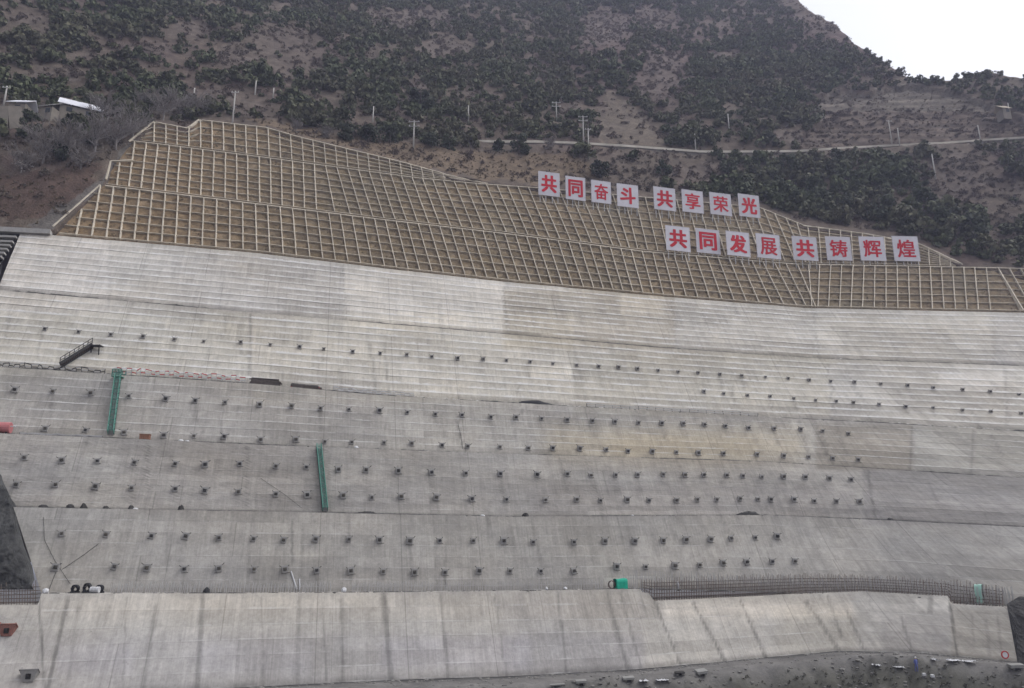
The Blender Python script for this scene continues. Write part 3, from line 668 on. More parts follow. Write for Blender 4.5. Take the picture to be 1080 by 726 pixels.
# rock outcrops that frame the cut
def rock_sheet(name, xs, ytop, ybot, push, label, col, nr=110, nc=110, extra=None):
    a = np.linspace(xs[0], xs[1], nc); Vv = []
    for q in np.linspace(0, 1, nr):
        y = ytop(a) + (ybot(a) - ytop(a)) * q
        P = cutface(a, y); n = inward(P)
        d = push * (math.sin(q * math.pi) ** .6) + 1.3 * fbm(P[:, 0] / 3, P[:, 2] / 3.5, 81, 5) + .5 * np.abs(fbm(P[:, 0] / 1.1, P[:, 2] / 1.4, 83, 3))
        Vv.append(P - n * (d[:, None] - 0.2))
    Vv = np.array(Vv)
    idx = np.arange(nr * nc).reshape(nr, nc); Fq = np.stack([idx[:-1, :-1], idx[:-1, 1:], idx[1:, 1:], idx[1:, :-1]], -1).reshape(-1, 4)
    Vv = Vv.reshape(-1, 3); t = np.array(col) * (1 + .45 * fbm(Vv[:, 0] / 2.5, Vv[:, 2] / 2.5, 85)[:, None])
    o = mesh_np(name, Vv, Fq, ROCK, tint=np.clip(t, .01, 1)); tag(o, label, "rock outcrop"); return o
rock_sheet("rock_outcrop", (-90, 36), poly([(-230, 470), (0, 500), (6, 514), (16, 534), (17, 548), (26, 580), (36, 612)]), poly([(-230, 622), (36, 622)]), .9, "dark rough rock face at the left end of the concrete tiers", (.062, .062, .060))
rock_sheet("rock_outcrop", (1062, 1310), poly([(1062, 637), (1075, 629), (1310, 655)]), poly([(1062, 640), (1074, 702), (1080, 706), (1310, 745)]), .5, "dark rock face beyond the right end of the lowest concrete tier", (.060, .058, .056))

# ------------------------------------------------------------------ anchors: parts of their tier
def anchor_mesh(seed):
    """inclined concrete seat with bearing plate, wedge head and cut strands; +Y points out of the wall, Z up the face"""
    r = random.Random(seed); m = MB()
    w_, h_ = .46, .40
    # seat: sits flush at its foot, stands proud at its top so that its face looks downhill
    P = [(-w_ * .78, -.1, -h_), (w_ * .78, -.1, -h_), (w_ * .78, .16, -h_), (-w_ * .78, .16, -h_), (-w_, -.1, h_), (w_, -.1, h_), (w_, .62, h_), (-w_, .62, h_)]
    m.hexa([P[0], P[1], P[2], P[3], P[4], P[5], P[6], P[7]], 0)
    nrm = Vector((0, .8, -.46)).normalized(); c = Vector((0, .40, 0))
    X = Vector((1, 0, 0)); Y = nrm.cross(X).normalized()
    M = Matrix((X, Y, nrm)).transposed()
    m.box(c + nrm * .03, (.46, .44, .07), 1, M)
    n = 10; ring = lambda d, rad: [c + nrm * d + X * math.cos(2 * math.pi * i / n) * rad + Y * math.sin(2 * math.pi * i / n) * rad for i in range(n)]
    V = ring(.05, .21) + ring(.24, .19)
    m.add(V, [(i, (i + 1) % n, n + (i + 1) % n, n + i) for i in range(n)] + [tuple(range(n, 2 * n))], 1)
    for i in range(6):
        t = i * math.pi / 3 + r.random(); p = c + nrm * .22 + X * math.cos(t) * .12 + Y * math.sin(t) * .12
        m.bar(p, p + nrm * r.uniform(.25, .55) + X * r.uniform(-.12, .12) + Z0 * r.uniform(-.12, .05), .045, m=1)
    for sx in (-1, 1):
        m.bar((sx * w_, .5, h_ - .05), (sx * (w_ + r.uniform(.12, .3)), .66, h_ + r.uniform(.0, .22)), .07, m=1)
        if r.random() < .6: m.bar((sx * .33, .1, -h_), (sx * (.4 + r.random() * .25), .2, -h_ - r.uniform(.08, .2)), .06, m=1)
    return m.build("anchor_head", [PAD, mat_plain("anchor_steel", (.05 + .02 * (seed % 4), .048 + .017 * (seed % 4), .045 + .012 * (seed % 4)), .7, .35, 3)], link=False).data
Z0 = Vector((0, 0, 1))
AM = [anchor_mesh(i) for i in range(12)]
def frame_on(p, n, roll=0.0):
    """axes on a face: Y out of the face, Z up it"""
    y = Vector(n).normalized(); x = Vector((0, 0, 1)).cross(y) * -1; x.normalize(); z = x.cross(y)
    M = Matrix((x, y, z)).transposed().to_4x4()
    return Matrix.Translation(p) @ M @ Matrix.Rotation(roll, 4, 'Y')
OUTN = {}
def put_anchor(k, px, py, sc, mesh):
    o, bv = WALLS[k]
    p, n = hit(bv, px, py)
    if p is None: return
    n = Vector((0, 0, 0)) - Vector(inward(np.array(p[:]))); n = (n * .86 + Vector((0, 0, .5))).normalized()
    a = bpy.data.objects.new("anchor_head", mesh); COL.objects.link(a)
    a.matrix_world = frame_on(p, n, random.uniform(-.2, .2)) @ Matrix.Scale(sc, 4); a.parent = o
for (k, row), pts in ANCH.items():
    base = {2: .74, 3: .88, 4: .92, 5: .95}[k]
    for i, (px, py) in enumerate(pts):
        put_anchor(k, px, py, base * random.uniform(.82, 1.16), AM[random.randrange(12)])
m = MB()   # larger hopper-shaped forms left on the lowest tier
m.hexa([(-.55, -.1, -.55), (.55, -.1, -.55), (.55, .25, -.55), (-.55, .25, -.55), (-.95, -.1, .5), (.95, -.1, .5), (.95, 1.0, .5), (-.95, 1.0, .5)], 0)
m.box((0, .62, .55), (2.1, 1.0, .1), 0); m.box((.85, .8, .7), (.14, .14, .4), 0); m.box((-.85, .8, .65), (.14, .14, .3), 0)
m.box((0, .55, -.05), (.55, .3, .6), 1, Matrix.Rotation(-.6, 3, 'X')); m.bar((0, .65, 0), (0, 1.15, -.2), .2, m=1)
hop = m.build("anchor_form", [REDFORM, STEEL], link=False).data
m2 = hop.copy(); m2.materials[0] = PAD
for px, py, me, lab in ((8, 667, hop, "reddish anchor form"), (31, 715, m2, "grey anchor form")):
    o, bv = WALLS[6]; p, n = hit(bv, px, py)
    if p:
        n = (-Vector(inward(np.array(p[:]))) * .86 + Vector((0, 0, .5))).normalized()
        a = bpy.data.objects.new("anchor_form", me); COL.objects.link(a); a.matrix_world = frame_on(p, n) @ Matrix.Scale(.98, 4); a.parent = o; a['label'] = lab

# ------------------------------------------------------------------ character boards
SG = [("共", 579, 194.3, 22, 24.5, 'B', "white board with red 共 at the left end of the upper row"), ("同", 607, 199, 20.5, 24, 'B', "white board with red 同 second in the upper row"),
      ("奋", 634, 202.7, 20.5, 23, 'B', "white board with red 奋 between 同 and 斗 in the upper row"), ("斗", 662, 206.7, 22, 23.5, 'B', "white board with red 斗 left of the gap in the upper row"),
      ("共", 701, 210, 22.5, 23.5, 'B', "white board with red 共 right of the gap in the upper row"), ("享", 730.5, 212.7, 22, 23, 'B', "white board with red 享 in the upper row"),
      ("荣", 760, 215.5, 22, 22.5, 'B', "white board with red 荣 beside 光 in the upper row"), ("光", 790, 217.3, 21.5, 23, 'B', "white board with red 光 at the right end of the upper row"),
      ("共", 715, 252, 25, 25.5, 'A', "white board with red 共 at the left end of the lower row"), ("同", 746.7, 254.7, 24.5, 25, 'A', "white board with red 同 second in the lower row"),
      ("发", 778.4, 257.5, 24, 25, 'A', "white board with red 发 left of 展 in the lower row"), ("展", 810.4, 260, 24.5, 25, 'A', "white board with red 展 left of the gap in the lower row"),
      ("共", 849, 262.3, 25.5, 24.5, 'A', "white board with red 共 right of the gap in the lower row"), ("铸", 884.4, 262.3, 26, 24.5, 'A', "white board with red 铸 in the lower row"),
      ("辉", 920, 262.5, 26.5, 25, 'A', "white board with red 辉 left of 煌 in the lower row"), ("煌", 955.5, 262.5, 27, 26, 'A', "white board with red 煌 at the right end of the lower row")]
for ch, px, py, wpx, hpx, sl, lab in SG:
    foot = py + hpx / 2 + 4.5
    p = None
    for nm in (('B', 'A') if sl == 'B' else ('A', 'B')):
        q, _ = hit(SL['B'][1] if nm == 'B' else SL['A'][1], px, foot)
        if q and (p is None or q.y < p.y): p = q
    if p is None: p = Vector(cutface(px, foot))
    depth = (p - EYE).dot(Vector(FWD)); el = math.atan2(p.z - ZC, math.hypot(p.x, p.y))
    inn = Vector(inward(np.array(p[:])))
    # upright board standing 0.8 m clear of the slope foot
    base = p - inn * 1.0; depth = (base - EYE).dot(Vector(FWD))
    d = Vector(ray(px, py)); yaw = math.atan2(-inn.x, inn.y)
    # height at which the sight line of the board centre meets the board's own vertical plane
    tt = inn.dot(base - EYE) / inn.dot(d); cpt = EYE + d * tt
    dz = Vector(ray(px, py + hpx / 2)); tb = inn.dot(base - EYE) / inn.dot(dz); bot_z = (EYE + dz * tb).z
    du = Vector(ray(px, py - hpx / 2)); tu = inn.dot(base - EYE) / inn.dot(du); top_z = (EYE + du * tu).z
    dl = Vector(ray(px - wpx / 2, py)); dr = Vector(ray(px + wpx / 2, py))
    wl = ((EYE + dr * (inn.dot(base - EYE) / inn.dot(dr))) - (EYE + dl * (inn.dot(base - EYE) / inn.dot(dl)))).length
    H = top_z - bot_z; W = wl
    th = empty("sign_board", (cpt.x, cpt.y, base.z), lab, "sign board", "boards of the two row slogan", rz=yaw)
    zc = (top_z + bot_z) / 2 - base.z
    m = MB(); m.box((0, 0, zc), (W, .10, H)); m.build("panel", BOARD, th)
    m = MB()
    for s in (-1, 1):
        m.box((s * (W / 2 - .04), .0, zc), (.12, .16, H + .06)); m.box((0, .0, zc + s * (H / 2 - .02)), (W - .16, .15, .12))
    m.build("panel_frame", BOARD, th)
    for xx in (-.42, -.15, .15, .42):
        m = MB(); m.box((xx * W, .15, (zc - H / 2) / 2 - .9), (.16, .16, (zc - H / 2) + 2.2)); m.build("post", GALV, th)
    m = MB()
    for xx in (-.42, .42): m.bar((xx * W, .25, zc - H * .1), (xx * W, 1.9, -.6), .12)
    m.bar((-.45 * W, .18, zc - H * .25), (.45 * W, .18, zc - H * .25), .12); m.bar((-.45 * W, .18, zc + H * .25), (.45 * W, .18, zc + H * .25), .12)
    m.build("brace", GALV, th)
    cu = bpy.data.curves.new("character", 'FONT'); cu.body = ch; cu.size = 1.0; cu.extrude = .0
    tmp = bpy.data.objects.new("character_source", cu); COL.objects.link(tmp); bpy.context.view_layer.update()
    me = bpy.data.meshes.new_from_object(tmp.evaluated_get(bpy.context.evaluated_depsgraph_get()))
    COL.objects.unlink(tmp); bpy.data.objects.remove(tmp)
    a = np.array([v.co[:] for v in me.vertices]); lo, hi = a.min(0), a.max(0); c = (lo + hi) / 2
    fs = [list(f.vertices) for f in me.polygons]; bpy.data.meshes.remove(me)
    sx = W * .68 / (hi[0] - lo[0]); sy = H * .70 / (hi[1] - lo[1]); VV = []; FF = []
    bw = .016 if ch in "辉煌铸奋荣享展" else .030                       # bold brush weight: the strokes are laid several times, side by side
    for j, (ox, oz) in enumerate(((0, 0), (1, 0), (-1, 0), (0, .7), (0, -.7), (1, .6), (-1, .6), (1, -.6), (-1, -.6))):
        VV += [((p[0] - c[0]) * sx + ox * bw * W, -.082 - .003 * j, (p[1] - c[1]) * sy + zc + oz * bw * H) for p in a]
        FF += [[k + j * len(a) for k in f] for f in fs]
    me = bpy.data.meshes.new("character"); me.from_pydata(VV, [], FF); me.update(); me.materials.append(RED)
    o = bpy.data.objects.new("character", me); COL.objects.link(o); o.parent = th

# ------------------------------------------------------------------ hill road with its pale parapet
RD = [(430, 146), (480, 149), (520, 150.5), (565, 150.5), (610, 152), (660, 155), (700, 158), (740, 161), (780, 161), (840, 160.5), (900, 156.5), (950, 154), (1000, 151.5), (1040, 148.5), (1080, 146), (1140, 141), (1250, 133)]
rp = poly(RD); m = MB(); wv = []; mb = MB()
xs = np.arange(500, 1250, 7.0); pts = [onhill(x, float(rp(x))) for x in xs]; xs = [x for x, p in zip(xs, pts) if p]; pts = [p for p in pts if p]
sm = []
for i in range(len(pts)):
    a = pts[max(0, i - 4): i + 5]; sm.append(sum(a, Vector()) / len(a))
RV = []; 
for i, p in enumerate(sm):
    x = xs[i]; pr = Vector(p); d = Vector(ray(x, float(rp(x)))).normalized()
    # outer kerb of the road on the sight line, 1.2 m out of the slope, deck runs back into it
    pr = EYE + d * ((p - EYE).length - 1.2)
    inn = Vector((d.x, d.y, 0)).normalized()
    RV.append((pr, inn))
V = []; Fs = []
for i, (p, n) in enumerate(RV):
    V += [p + Vector((0, 0, -2.4)), p, p + n * 6.0, p + n * 8 + Vector((0, 0, 3))]
    if i:
        b = (i - 1) * 4
        for j in range(3): Fs.append((b + j, b + 4 + j, b + 5 + j, b + 1 + j))
roadt = np.tile(np.array([.13, .118, .103]), (len(V), 1))
tag(mesh_np("road", np.array([v[:] for v in V]), Fs, GRND, tint=roadt), kind='structure')
mb = MB()
for i in range(1, len(RV)):
    mb.bar(RV[i - 1][0] + Vector((0, -.05, .25)), RV[i][0] + Vector((0, -.05, .25)), .35, .75)
wl = mb.build("parapet_wall", mat_plain("pale_parapet", (.42, .385, .33), .9, .35, .15)); tag(wl, "low pale parapet along the outer edge of the hillside road", "parapet")

# ------------------------------------------------------------------ utility poles
PL = [(3.5, 113, 89, 1, "concrete pole with crossarm at the far left, beside the small white roof"), (244.8, 133, 93, 1, "tall concrete pole standing at the top edge of the lattice slope"), (269, 100, 84, 0, "short pale pole on the rocky knoll above the lattice slope"),
      (288, 104, 92, 0, "short thin pole right of the rocky knoll"), (393, 129, 111, 0, "pale pole in front of the dense dark bushes, left of the crossarm pole"), (436, 157, 125, 2, "concrete pole with two crossarms standing in brown grass"),
      (494, 129, 110, 0, "thin pale pole among dark bushes, right of the two crossarm pole"), (204, 106, 92, 0, "faint short pole among grey bare trees above the lattice slope"), (587, 126, 106, 2, "pole with wide crossarm on the bushy slope left of the grey scree"),
      (615.5, 152, 120, 2, "tall pole with wide crossarm rising beside the hillside road"), (621, 168, 133, 1, "pole just below the road, in front of the wide crossarm pole"), (734, 161.5, 140, 0, "white pole standing on the road edge right of the scree"),
      (769, 137, 119, 0, "thin grey pole high on the blue green slope"), (987, 189, 161, 0, "white pole among dark bushes below the road at the right"), (941, 154, 125, 1, "tall grey pole on the road below the bare terraces"),
      (949, 154, 134, 0, "fainter pole just right of the tall grey pole"), (1034, 148, 131, 0, "short pole on the road near the right edge"), (1065, 120, 108, 0, "small pole by the pale hut beyond the terraces")]
for px, yb, yt, arms, lab in PL:
    p = onhill(px, yb)
    if p is None: continue
    dist = (p - EYE).dot(Vector(FWD)); h = (yb - yt) * dist / F * 1.04
    th = empty("utility_pole", p, lab, "utility pole", "utility poles on the hillside")
    m = MB(); m.tube([(0, 0, -.8), (random.uniform(-.1, .1), 0, h)], .24, 8, r2=.16); m.build("shaft", POLE, th, smooth=True)
    for a in range(arms):
        m = MB(); ww = 1.6 if arms == 1 else 2.6
        m.box((0, -.2, h - .5 - a * 1.4), (ww * 2 * .6, .14, .16))
        for s in (-1, 0, 1): m.tube([(s * ww * .5, -.2, h - .45 - a * 1.4), (s * ww * .5, -.2, h - .1 - a * 1.4)], .09, 6)
        m.build("crossarm", GALV, th)

# ------------------------------------------------------------------ houses above the left end
def house(px, py, wpx, dep, hgt, rise, lab, rz, roofmat=ROOFW, wallh=None):
    p = onhill(px, py); p = EYE + (p - EYE) * (1 - (dep + 4.5) / (p - EYE).length); dist = (p - EYE).dot(Vector(FWD)); W = wpx * dist / F
    th = empty("house", p - Vector((0, 0, .5)), lab, "house", rz=rz)
    m = MB(); m.box((0, dep / 2, hgt / 2 - dep * .35), (W, dep, hgt + dep * .7)); m.build("wall", WALLM, th)
    e = .5; z0 = hgt + .02
    m = MB(); y0, y1, ym = -e, dep + e, dep * .75; x0, x1 = -W / 2 - e, W / 2 + e
    V = [(x0, y0, z0), (x1, y0, z0), (x1, ym, z0 + rise), (x0, ym, z0 + rise), (x1, y1, z0 + .2), (x0, y1, z0 + .2)]
    V += [(a, b, c + .14) for a, b, c in V]
    m.add(V, [(3, 2, 1, 0), (5, 4, 2, 3), (6, 7, 8, 9), (9, 8, 10, 11), (0, 1, 7, 6), (1, 2, 8, 7), (2, 4, 10, 8), (4, 5, 11, 10), (5, 3, 9, 11), (3, 0, 6, 9)])
    for i in range(1, int(W / 1.2)): m.bar((x0 + i * 1.2, y0, z0 + .16), (x0 + i * 1.2, ym, z0 + rise + .16), .06, .05)
    m.build("roof", roofmat, th)
    for i in range(max(1, int(W / 4))):
        m = MB(); m.box((-W / 2 + 2 + i * 4, -.03, hgt * .55), (1.2, .08, 1.1)); m.build("window", GLASS, th)
    return th
house(17, 116, 17, 4, 2.2, 2.4, "small house with white roof at the far left, beside the pole", .05)
house(84, 121, 38, 5, 2.2, 3.4, "long low house with bright white roof half hidden behind bare trees", .5)
house(1062, 118, 9, 3.5, 1.8, 2.6, "tiny hut with pale roof beyond the bare terraces at the right", .1, mat_plain("tan_roof", (.42, .36, .28)))
house(48, 119, 14, 5, 2.0, 3.0, "low shed with dull grey roof behind the big dark tree", -.15, mat_plain("dull_roof", (.26, .25, .24)))
# retaining wall of stone under the left house
p0 = onhill(-20, 128); 
m = MB()
for a, b in zip(range(-60, 24, 7), range(-53, 31, 7)):
    A = onhill(a, 132 + a * .02); B_ = onhill(b, 132 + b * .02)
    if A and B_: m.bar(A + Vector((0, -.6, 1.4)), B_ + Vector((0, -.6, 1.4)), .8, 5.5)
o = m.build("yard_wall", WALLM); tag(o, "rough earth coloured yard wall under the small white roofed house", "wall")

# ------------------------------------------------------------------ foliage
def crown_mesh(name, seed, rx, rz_, nclump, nleaf, leaf, mat, trunk=True, link=False, squash=1.0):
    r = np.random.default_rng(seed); V = []; Fq = []
    cl = []
    for i in range(nclump):
        t = r.random() * 2 * math.pi; q = r.random() ** .5; h = r.random()
        rr_ = rx * (1 - .55 * h) * q * .85
        cl.append((rr_ * math.cos(t), rr_ * math.sin(t), .15 + h * rz_ * .85, rx * r.uniform(.30, .52) * (1 - .3 * h)))
    per = nleaf // nclump
    for cx, cy, cz, cr in cl:
        d = r.normal(size=(per, 3)); d /= np.linalg.norm(d, axis=1, keepdims=True)
        rad = cr * (.55 + .5 * r.random((per, 1))); P = d * rad * np.array([1, 1, .8]) + np.array([cx, cy, cz])
        nn = d + r.normal(size=(per, 3)) * .55; nn /= np.linalg.norm(nn, axis=1, keepdims=True)
        a = np.cross(nn, r.normal(size=(per, 3))); a /= np.linalg.norm(a, axis=1, keepdims=True); b = np.cross(nn, a)
        s = leaf * r.uniform(.6, 1.3, (per, 1))
        base = len(V) * 0 + sum(len(v) for v in V)
        q4 = np.stack([P - a * s, P - b * s * .7, P + a * s, P + b * s * .7], 1).reshape(-1, 3)
        V.append(q4); Fq.append(np.arange(per * 4).reshape(per, 4) + base)
    V = np.concatenate(V); Fq = np.concatenate(Fq)
    return V, Fq
def twig_mesh(seed, h, spread, n1, n2):
    r = random.Random(seed); m = MB()
    m.tube([(0, 0, -.4), (r.uniform(-.2, .2), 0, h * .3)], .16 * h / 6, 5, r2=.11 * h / 6)
    for i in range(n1):
        t = 2 * math.pi * i / n1 + r.random(); z0 = h * r.uniform(.12, .4); L = h * r.uniform(.4, .7)
        d = Vector((math.cos(t) * spread, math.sin(t) * spread, r.uniform(.7, 1.2))).normalized(); a = Vector((0, 0, z0)); b = a + d * L
        m.tube([a, (a + b) / 2 + Vector((0, 0, -.1)), b], .07 * h / 6, 4, r2=.03 * h / 6)
        for j in range(n2):
            q = r.uniform(.3, 1); s = a + (b - a) * q
            e = (d + Vector((r.uniform(-1, 1), r.uniform(-1, 1), r.uniform(-.2, .9))) * .9).normalized() * h * r.uniform(.14, .32)
            m.bar(s, s + e, .045 * h / 6)
            for k in range(2):
                s2 = s + e * r.uniform(.3, .9); e2 = (e.normalized() + Vector((r.uniform(-1, 1), r.uniform(-1, 1), r.uniform(-.3, .8)))).normalized() * h * r.uniform(.07, .15)
                m.bar(s2, s2 + e2, .035 * h / 6)
    return m
JV = [crown_mesh("j", 100 + i, 1.0, 1.15, 9, 200, .17, JUN) for i in range(6)]
JM = [mesh_np("bush", v, f, JUN, link=False).data for v, f in JV]
DV = [crown_mesh("d", 200 + i, 1.0, .75, 7, 70, .14, DRY) for i in range(4)]
# ---- candidate positions over the hillside, in metres
# equal numbers per square metre of slope: face areas of the terrain mesh drive the draw
tri = HF[: (nry - 1) * (ncx - 1)]
Vh = HV.reshape(-1, 3); ar = np.linalg.norm(np.cross(Vh[tri[:, 1]] - Vh[tri[:, 0]], Vh[tri[:, 3]] - Vh[tri[:, 0]]), axis=1)
def draw(n, seed):
    r = np.random.default_rng(seed); f = r.choice(len(tri), n, p=ar / ar.sum()); a = r.random((n, 1)); b = r.random((n, 1)); q = tri[f]
    P = (Vh[q[:, 0]] * (1 - a) + Vh[q[:, 1]] * a) * (1 - b) + (Vh[q[:, 3]] * (1 - a) + Vh[q[:, 2]] * a) * b
    x, y = project(P); return P, x, y, r
def road_d(x, y): return np.abs(y - rp(x)) * ((x > 500) & (x < 1250)) + 99 * ((x <= 500) | (x >= 1250))
def density(x, y):
    d = .62 + .5 * fbm(x / 42, y / 24, 91, 4) + .28 * vnoise(x / 14, y / 9, 93)
    d = d - 1.1 * bare_at(x, y)
    d = d + .35 * ramp(-np.hypot((x - 470) / 130, (y - 100) / 50), -1.1, -.5)        # dense middle slope
    d = d + .35 * ramp(-np.hypot((x - 820) / 150, (y - 90) / 50), -1.1, -.5) + .55 * ramp(-np.hypot((x - 860) / 130, (y - 205) / 45), -1.1, -.4)
    for pl, k in ((SCREE, 1.4), (TERR, 1.5), (REDG, 1.5), (BROWN, 1.6), (LOOSE, 2)): d = d - k * inpoly(x, y, pl)
    d = d - .25 * ramp(y, 150, 175) * (x < 640) - 2.5 * ((y - rp(x) > -3) & (y - rp(x) < 9) & (x > 500) & (x < 1250)) - .45 * (x < 190) * (y > 118)
    d = d - .75 * ramp(-np.hypot((x - 690) / 95, (y - 184) / 24), -1.1, -.6) - .6 * ramp(-np.hypot((x - 1040) / 85, (y - 205) / 45), -1.1, -.6)
    d = d - .55 * ramp(-(y - RID(x)), -26, -8) * (x > 820) * (x < 960)
    d = d - 2 * (y > YS(x) - 5)
    return d
P, x, y, r = draw(44000, 5)
keep = (r.random(len(x)) < np.clip(density(x, y) * .50, 0, 1)) & (y < YS(x) - 4)
P, x, y = P[keep], x[keep], y[keep]
sz = r.uniform(1.2, 3.5, len(x)) * (1 + .25 * vnoise(x / 30, y / 20, 95)); sz = np.where((y > 150) & (x > 600), sz * 1.25, sz)
ppx = sz * F / np.linalg.norm(P - np.array([0, 0, ZC]), axis=1)
vis = (x > -30) & (x < 1110) & (y > -20)
order = np.argsort(-(ppx + 100 * vis)); nInd = min(285, int(vis.sum()))
ind, rest = order[:nInd], order[nInd:]
for i in ind:
    o = bpy.data.objects.new("bush", JM[int(r.integers(6))]); COL.objects.link(o)
    o.location = P[i] - np.array([0, 0, .25]); s = sz[i]; o.scale = (s, s, s * r.uniform(.85, 1.2)); o.rotation_euler = (0, 0, r.random() * 6.28)
    tag(o, "dark green rounded bush, one of the larger nearer ones on the mountainside", "bush", "large dark bushes on the mountainside")
def scatter_join(name, protos, Ps, sc, mat, seed, label, cat, zoff=-.2, zs=(.85, 1.2)):
    r = np.random.default_rng(seed); VV = []; FF = []; b = 0
    for p, s in zip(Ps, sc):
        v, f = protos[int(r.integers(len(protos)))]; t = r.random() * 6.283; c, sn = math.cos(t), math.sin(t)
        q = v * np.array([s, s, s * r.uniform(*zs)]); q = np.stack([q[:, 0] * c - q[:, 1] * sn, q[:, 0] * sn + q[:, 1] * c, q[:, 2]], 1) + p + np.array([0, 0, zoff])
        VV.append(q); FF.append(f + b); b += len(v)
    o = mesh_np(name, np.concatenate(VV), np.concatenate(FF), mat); tag(o, label, cat, kind='stuff'); return o
JS = [crown_mesh("s", 300 + i, 1.0, 1.1, 7, 98, .22, JUN) for i in range(6)]
print("bushes", len(ind), "stuff", len(rest))
scatter_join("bushes", JS, P[rest], sz[rest], JUN, 8, "mass of small dark green bushes covering the upper mountainside", "bushes")
P2, x2, y2, r2 = draw(42000, 15)
dn2 = .35 + .6 * fbm(x2 / 30, y2 / 18, 101) + .6 * bare_at(x2, y2) + .5 * (x2 < 200) * (y2 > 110) * (y2 < 180) + .3 * ((y2 > 160) & (x2 > 640))
dn2 = dn2 - .05 * inpoly(x2, y2, SCREE) + .5 * ramp(-np.hypot((x2 - 690) / 95, (y2 - 184) / 24), -1.1, -.6) + .5 * ramp(-np.hypot((x2 - 1040) / 85, (y2 - 205) / 45), -1.1, -.6) + .5 * (inpoly(x2, y2, TERR) & (y2 > 117)) - .2 * (inpoly(x2, y2, TERR) & (y2 < 117))
k2 = (r2.random(len(x2)) < np.clip(dn2 * .75, 0, 1)) & (y2 < YS(x2) - 2.5) & (road_d(x2, y2) > 2.5)
scatter_join("dry_scrub", DV, P2[k2], r2.uniform(.7, 1.7, int(k2.sum())), DRY, 18, "low brown and purplish leafless scrub over the bare ground", "scrub", -.1)
P3, x3, y3, r3 = draw(60000, 25)
k3 = (inpoly(x3, y3, BROWN) | inpoly(x3, y3, REDG) | inpoly(x3, y3, LOOSE) | inpoly(x3, y3, TERR) & (r3.random(len(x3)) < .5)) & (y3 < YS(x3) - .5)
TV = [crown_mesh("t", 400 + i, 1.0, .8, 4, 28, .22, TUFT) for i in range(4)]
scatter_join("dry_grass", TV, P3[k3], r3.uniform(.3, .7, int(k3.sum())), TUFT, 28, "dry tufts of grass on the open brown ground above the lattice", "grass", -.05)

PP = []
for i in range(5200):
    nm = "AABC"[i % 4]; o_, bv_, tp_, bt_ = SL[nm]; x_ = rng.uniform(60, 1085) if nm == "A" else rng.uniform(110, 1000) if nm == "B" else rng.uniform(160, 500)
    if float(vnoise(np.array([x_ / 22]), np.array([i % 4 * 3.0]), 6)[0]) + rng.uniform(-.8, .8) < 0: continue
    h_, n_ = hit(bv_, x_, rng.uniform(float(tp_(x_)), float(bt_(x_))))
    if h_: PP.append(np.array(h_[:]))
scatter_join("slope_weeds", TV, PP, rng.uniform(.16, .42, len(PP)), mat_leaf("slope_weeds_leaves", (.10, .078, .048), (.155, .125, .08), (.085, .085, .05)), 29, "dry weeds and earth bags sprouting in the lattice cells", "weeds", -.06)

def leafy_tree(px, py, wpx, hpx, lab, seed, mat=JUN_D, grp=None):
    p = onhill(px, py)
    if p is None: return
    dist = (p - EYE).dot(Vector(FWD)); W = wpx * dist / F / 2; H = hpx * dist / F
    th = empty("tree", p, lab, "tree", grp)
    v, f = crown_mesh("crown", seed, W, H * .95, 14, 1100, W * .085 + .05, mat)
    mesh_np("crown", v, f, mat, parent=th)
    m = MB(); m.tube([(0, 0, -.6), (.1, 0, H * .35), (0, .1, H * .75)], W * .09, 6, r2=W * .03)
    for i in range(4):
        t = i * 1.6 + seed; m.tube([(0, 0, H * .3), (math.cos(t) * W * .5, math.sin(t) * W * .5, H * .6)], W * .045, 5, r2=W * .015)
    m.build("trunk", BARK, th, smooth=True)
for i, (px, py, wd, h, lab) in enumerate([
    (30, 150, 30, 42, "big dark evergreen tree at the far left below the white roofed houses"), (60, 168, 26, 22, "dark bushy tree below the big dark evergreen at the left"),
    (365, 148, 24, 22, "leftmost round dark tree of the dense row above the brown grass"), (388, 150, 26, 26, "second dark tree in the dense row above the brown grass"), (411, 151, 24, 24, "third dark tree in the dense row, left of the crossarm pole"),
    (455, 155, 20, 18, "dark round tree just right of the crossarm pole"), (474, 158, 22, 20, "wide dark tree right of the crossarm pole, the larger one of two"), (547, 162, 28, 26, "big round dark tree standing alone left of the road"),
    (525, 160, 20, 14, "low dark tree left of the big round one"), (443, 118, 36, 32, "large rounded tree in the middle of the lower bushy slope"), (633, 187, 26, 24, "dark tree just above the upper row of boards"),
    (700, 186, 22, 20, "dark tree below the road, above the gap in the upper board row"), (770, 188, 26, 24, "dark tree below the road right of the white pole"), (830, 186, 34, 28, "broad dark tree below the road near the middle right"), (885, 178, 26, 24, "dark tree close under the road below the terraces"),
    (860, 214, 38, 30, "broad dark tree low on the slope above the lower board row"), (930, 232, 42, 32, "broad dark tree above the right end of the lower board row"), (975, 215, 34, 28, "dark tree at the foot of the white pole among bushes"), (890, 225, 30, 24, "dark tree in the dense patch above the 铸 board"),
    (1030, 250, 40, 26, "dark low tree near the right edge above the lattice corner"), (820, 205, 30, 22, "dark tree above the end of the upper board row"), (1000, 240, 34, 26, "dark tree right of the last board of the lower row")]):
    leafy_tree(px, py, wd, h, lab, 500 + i)
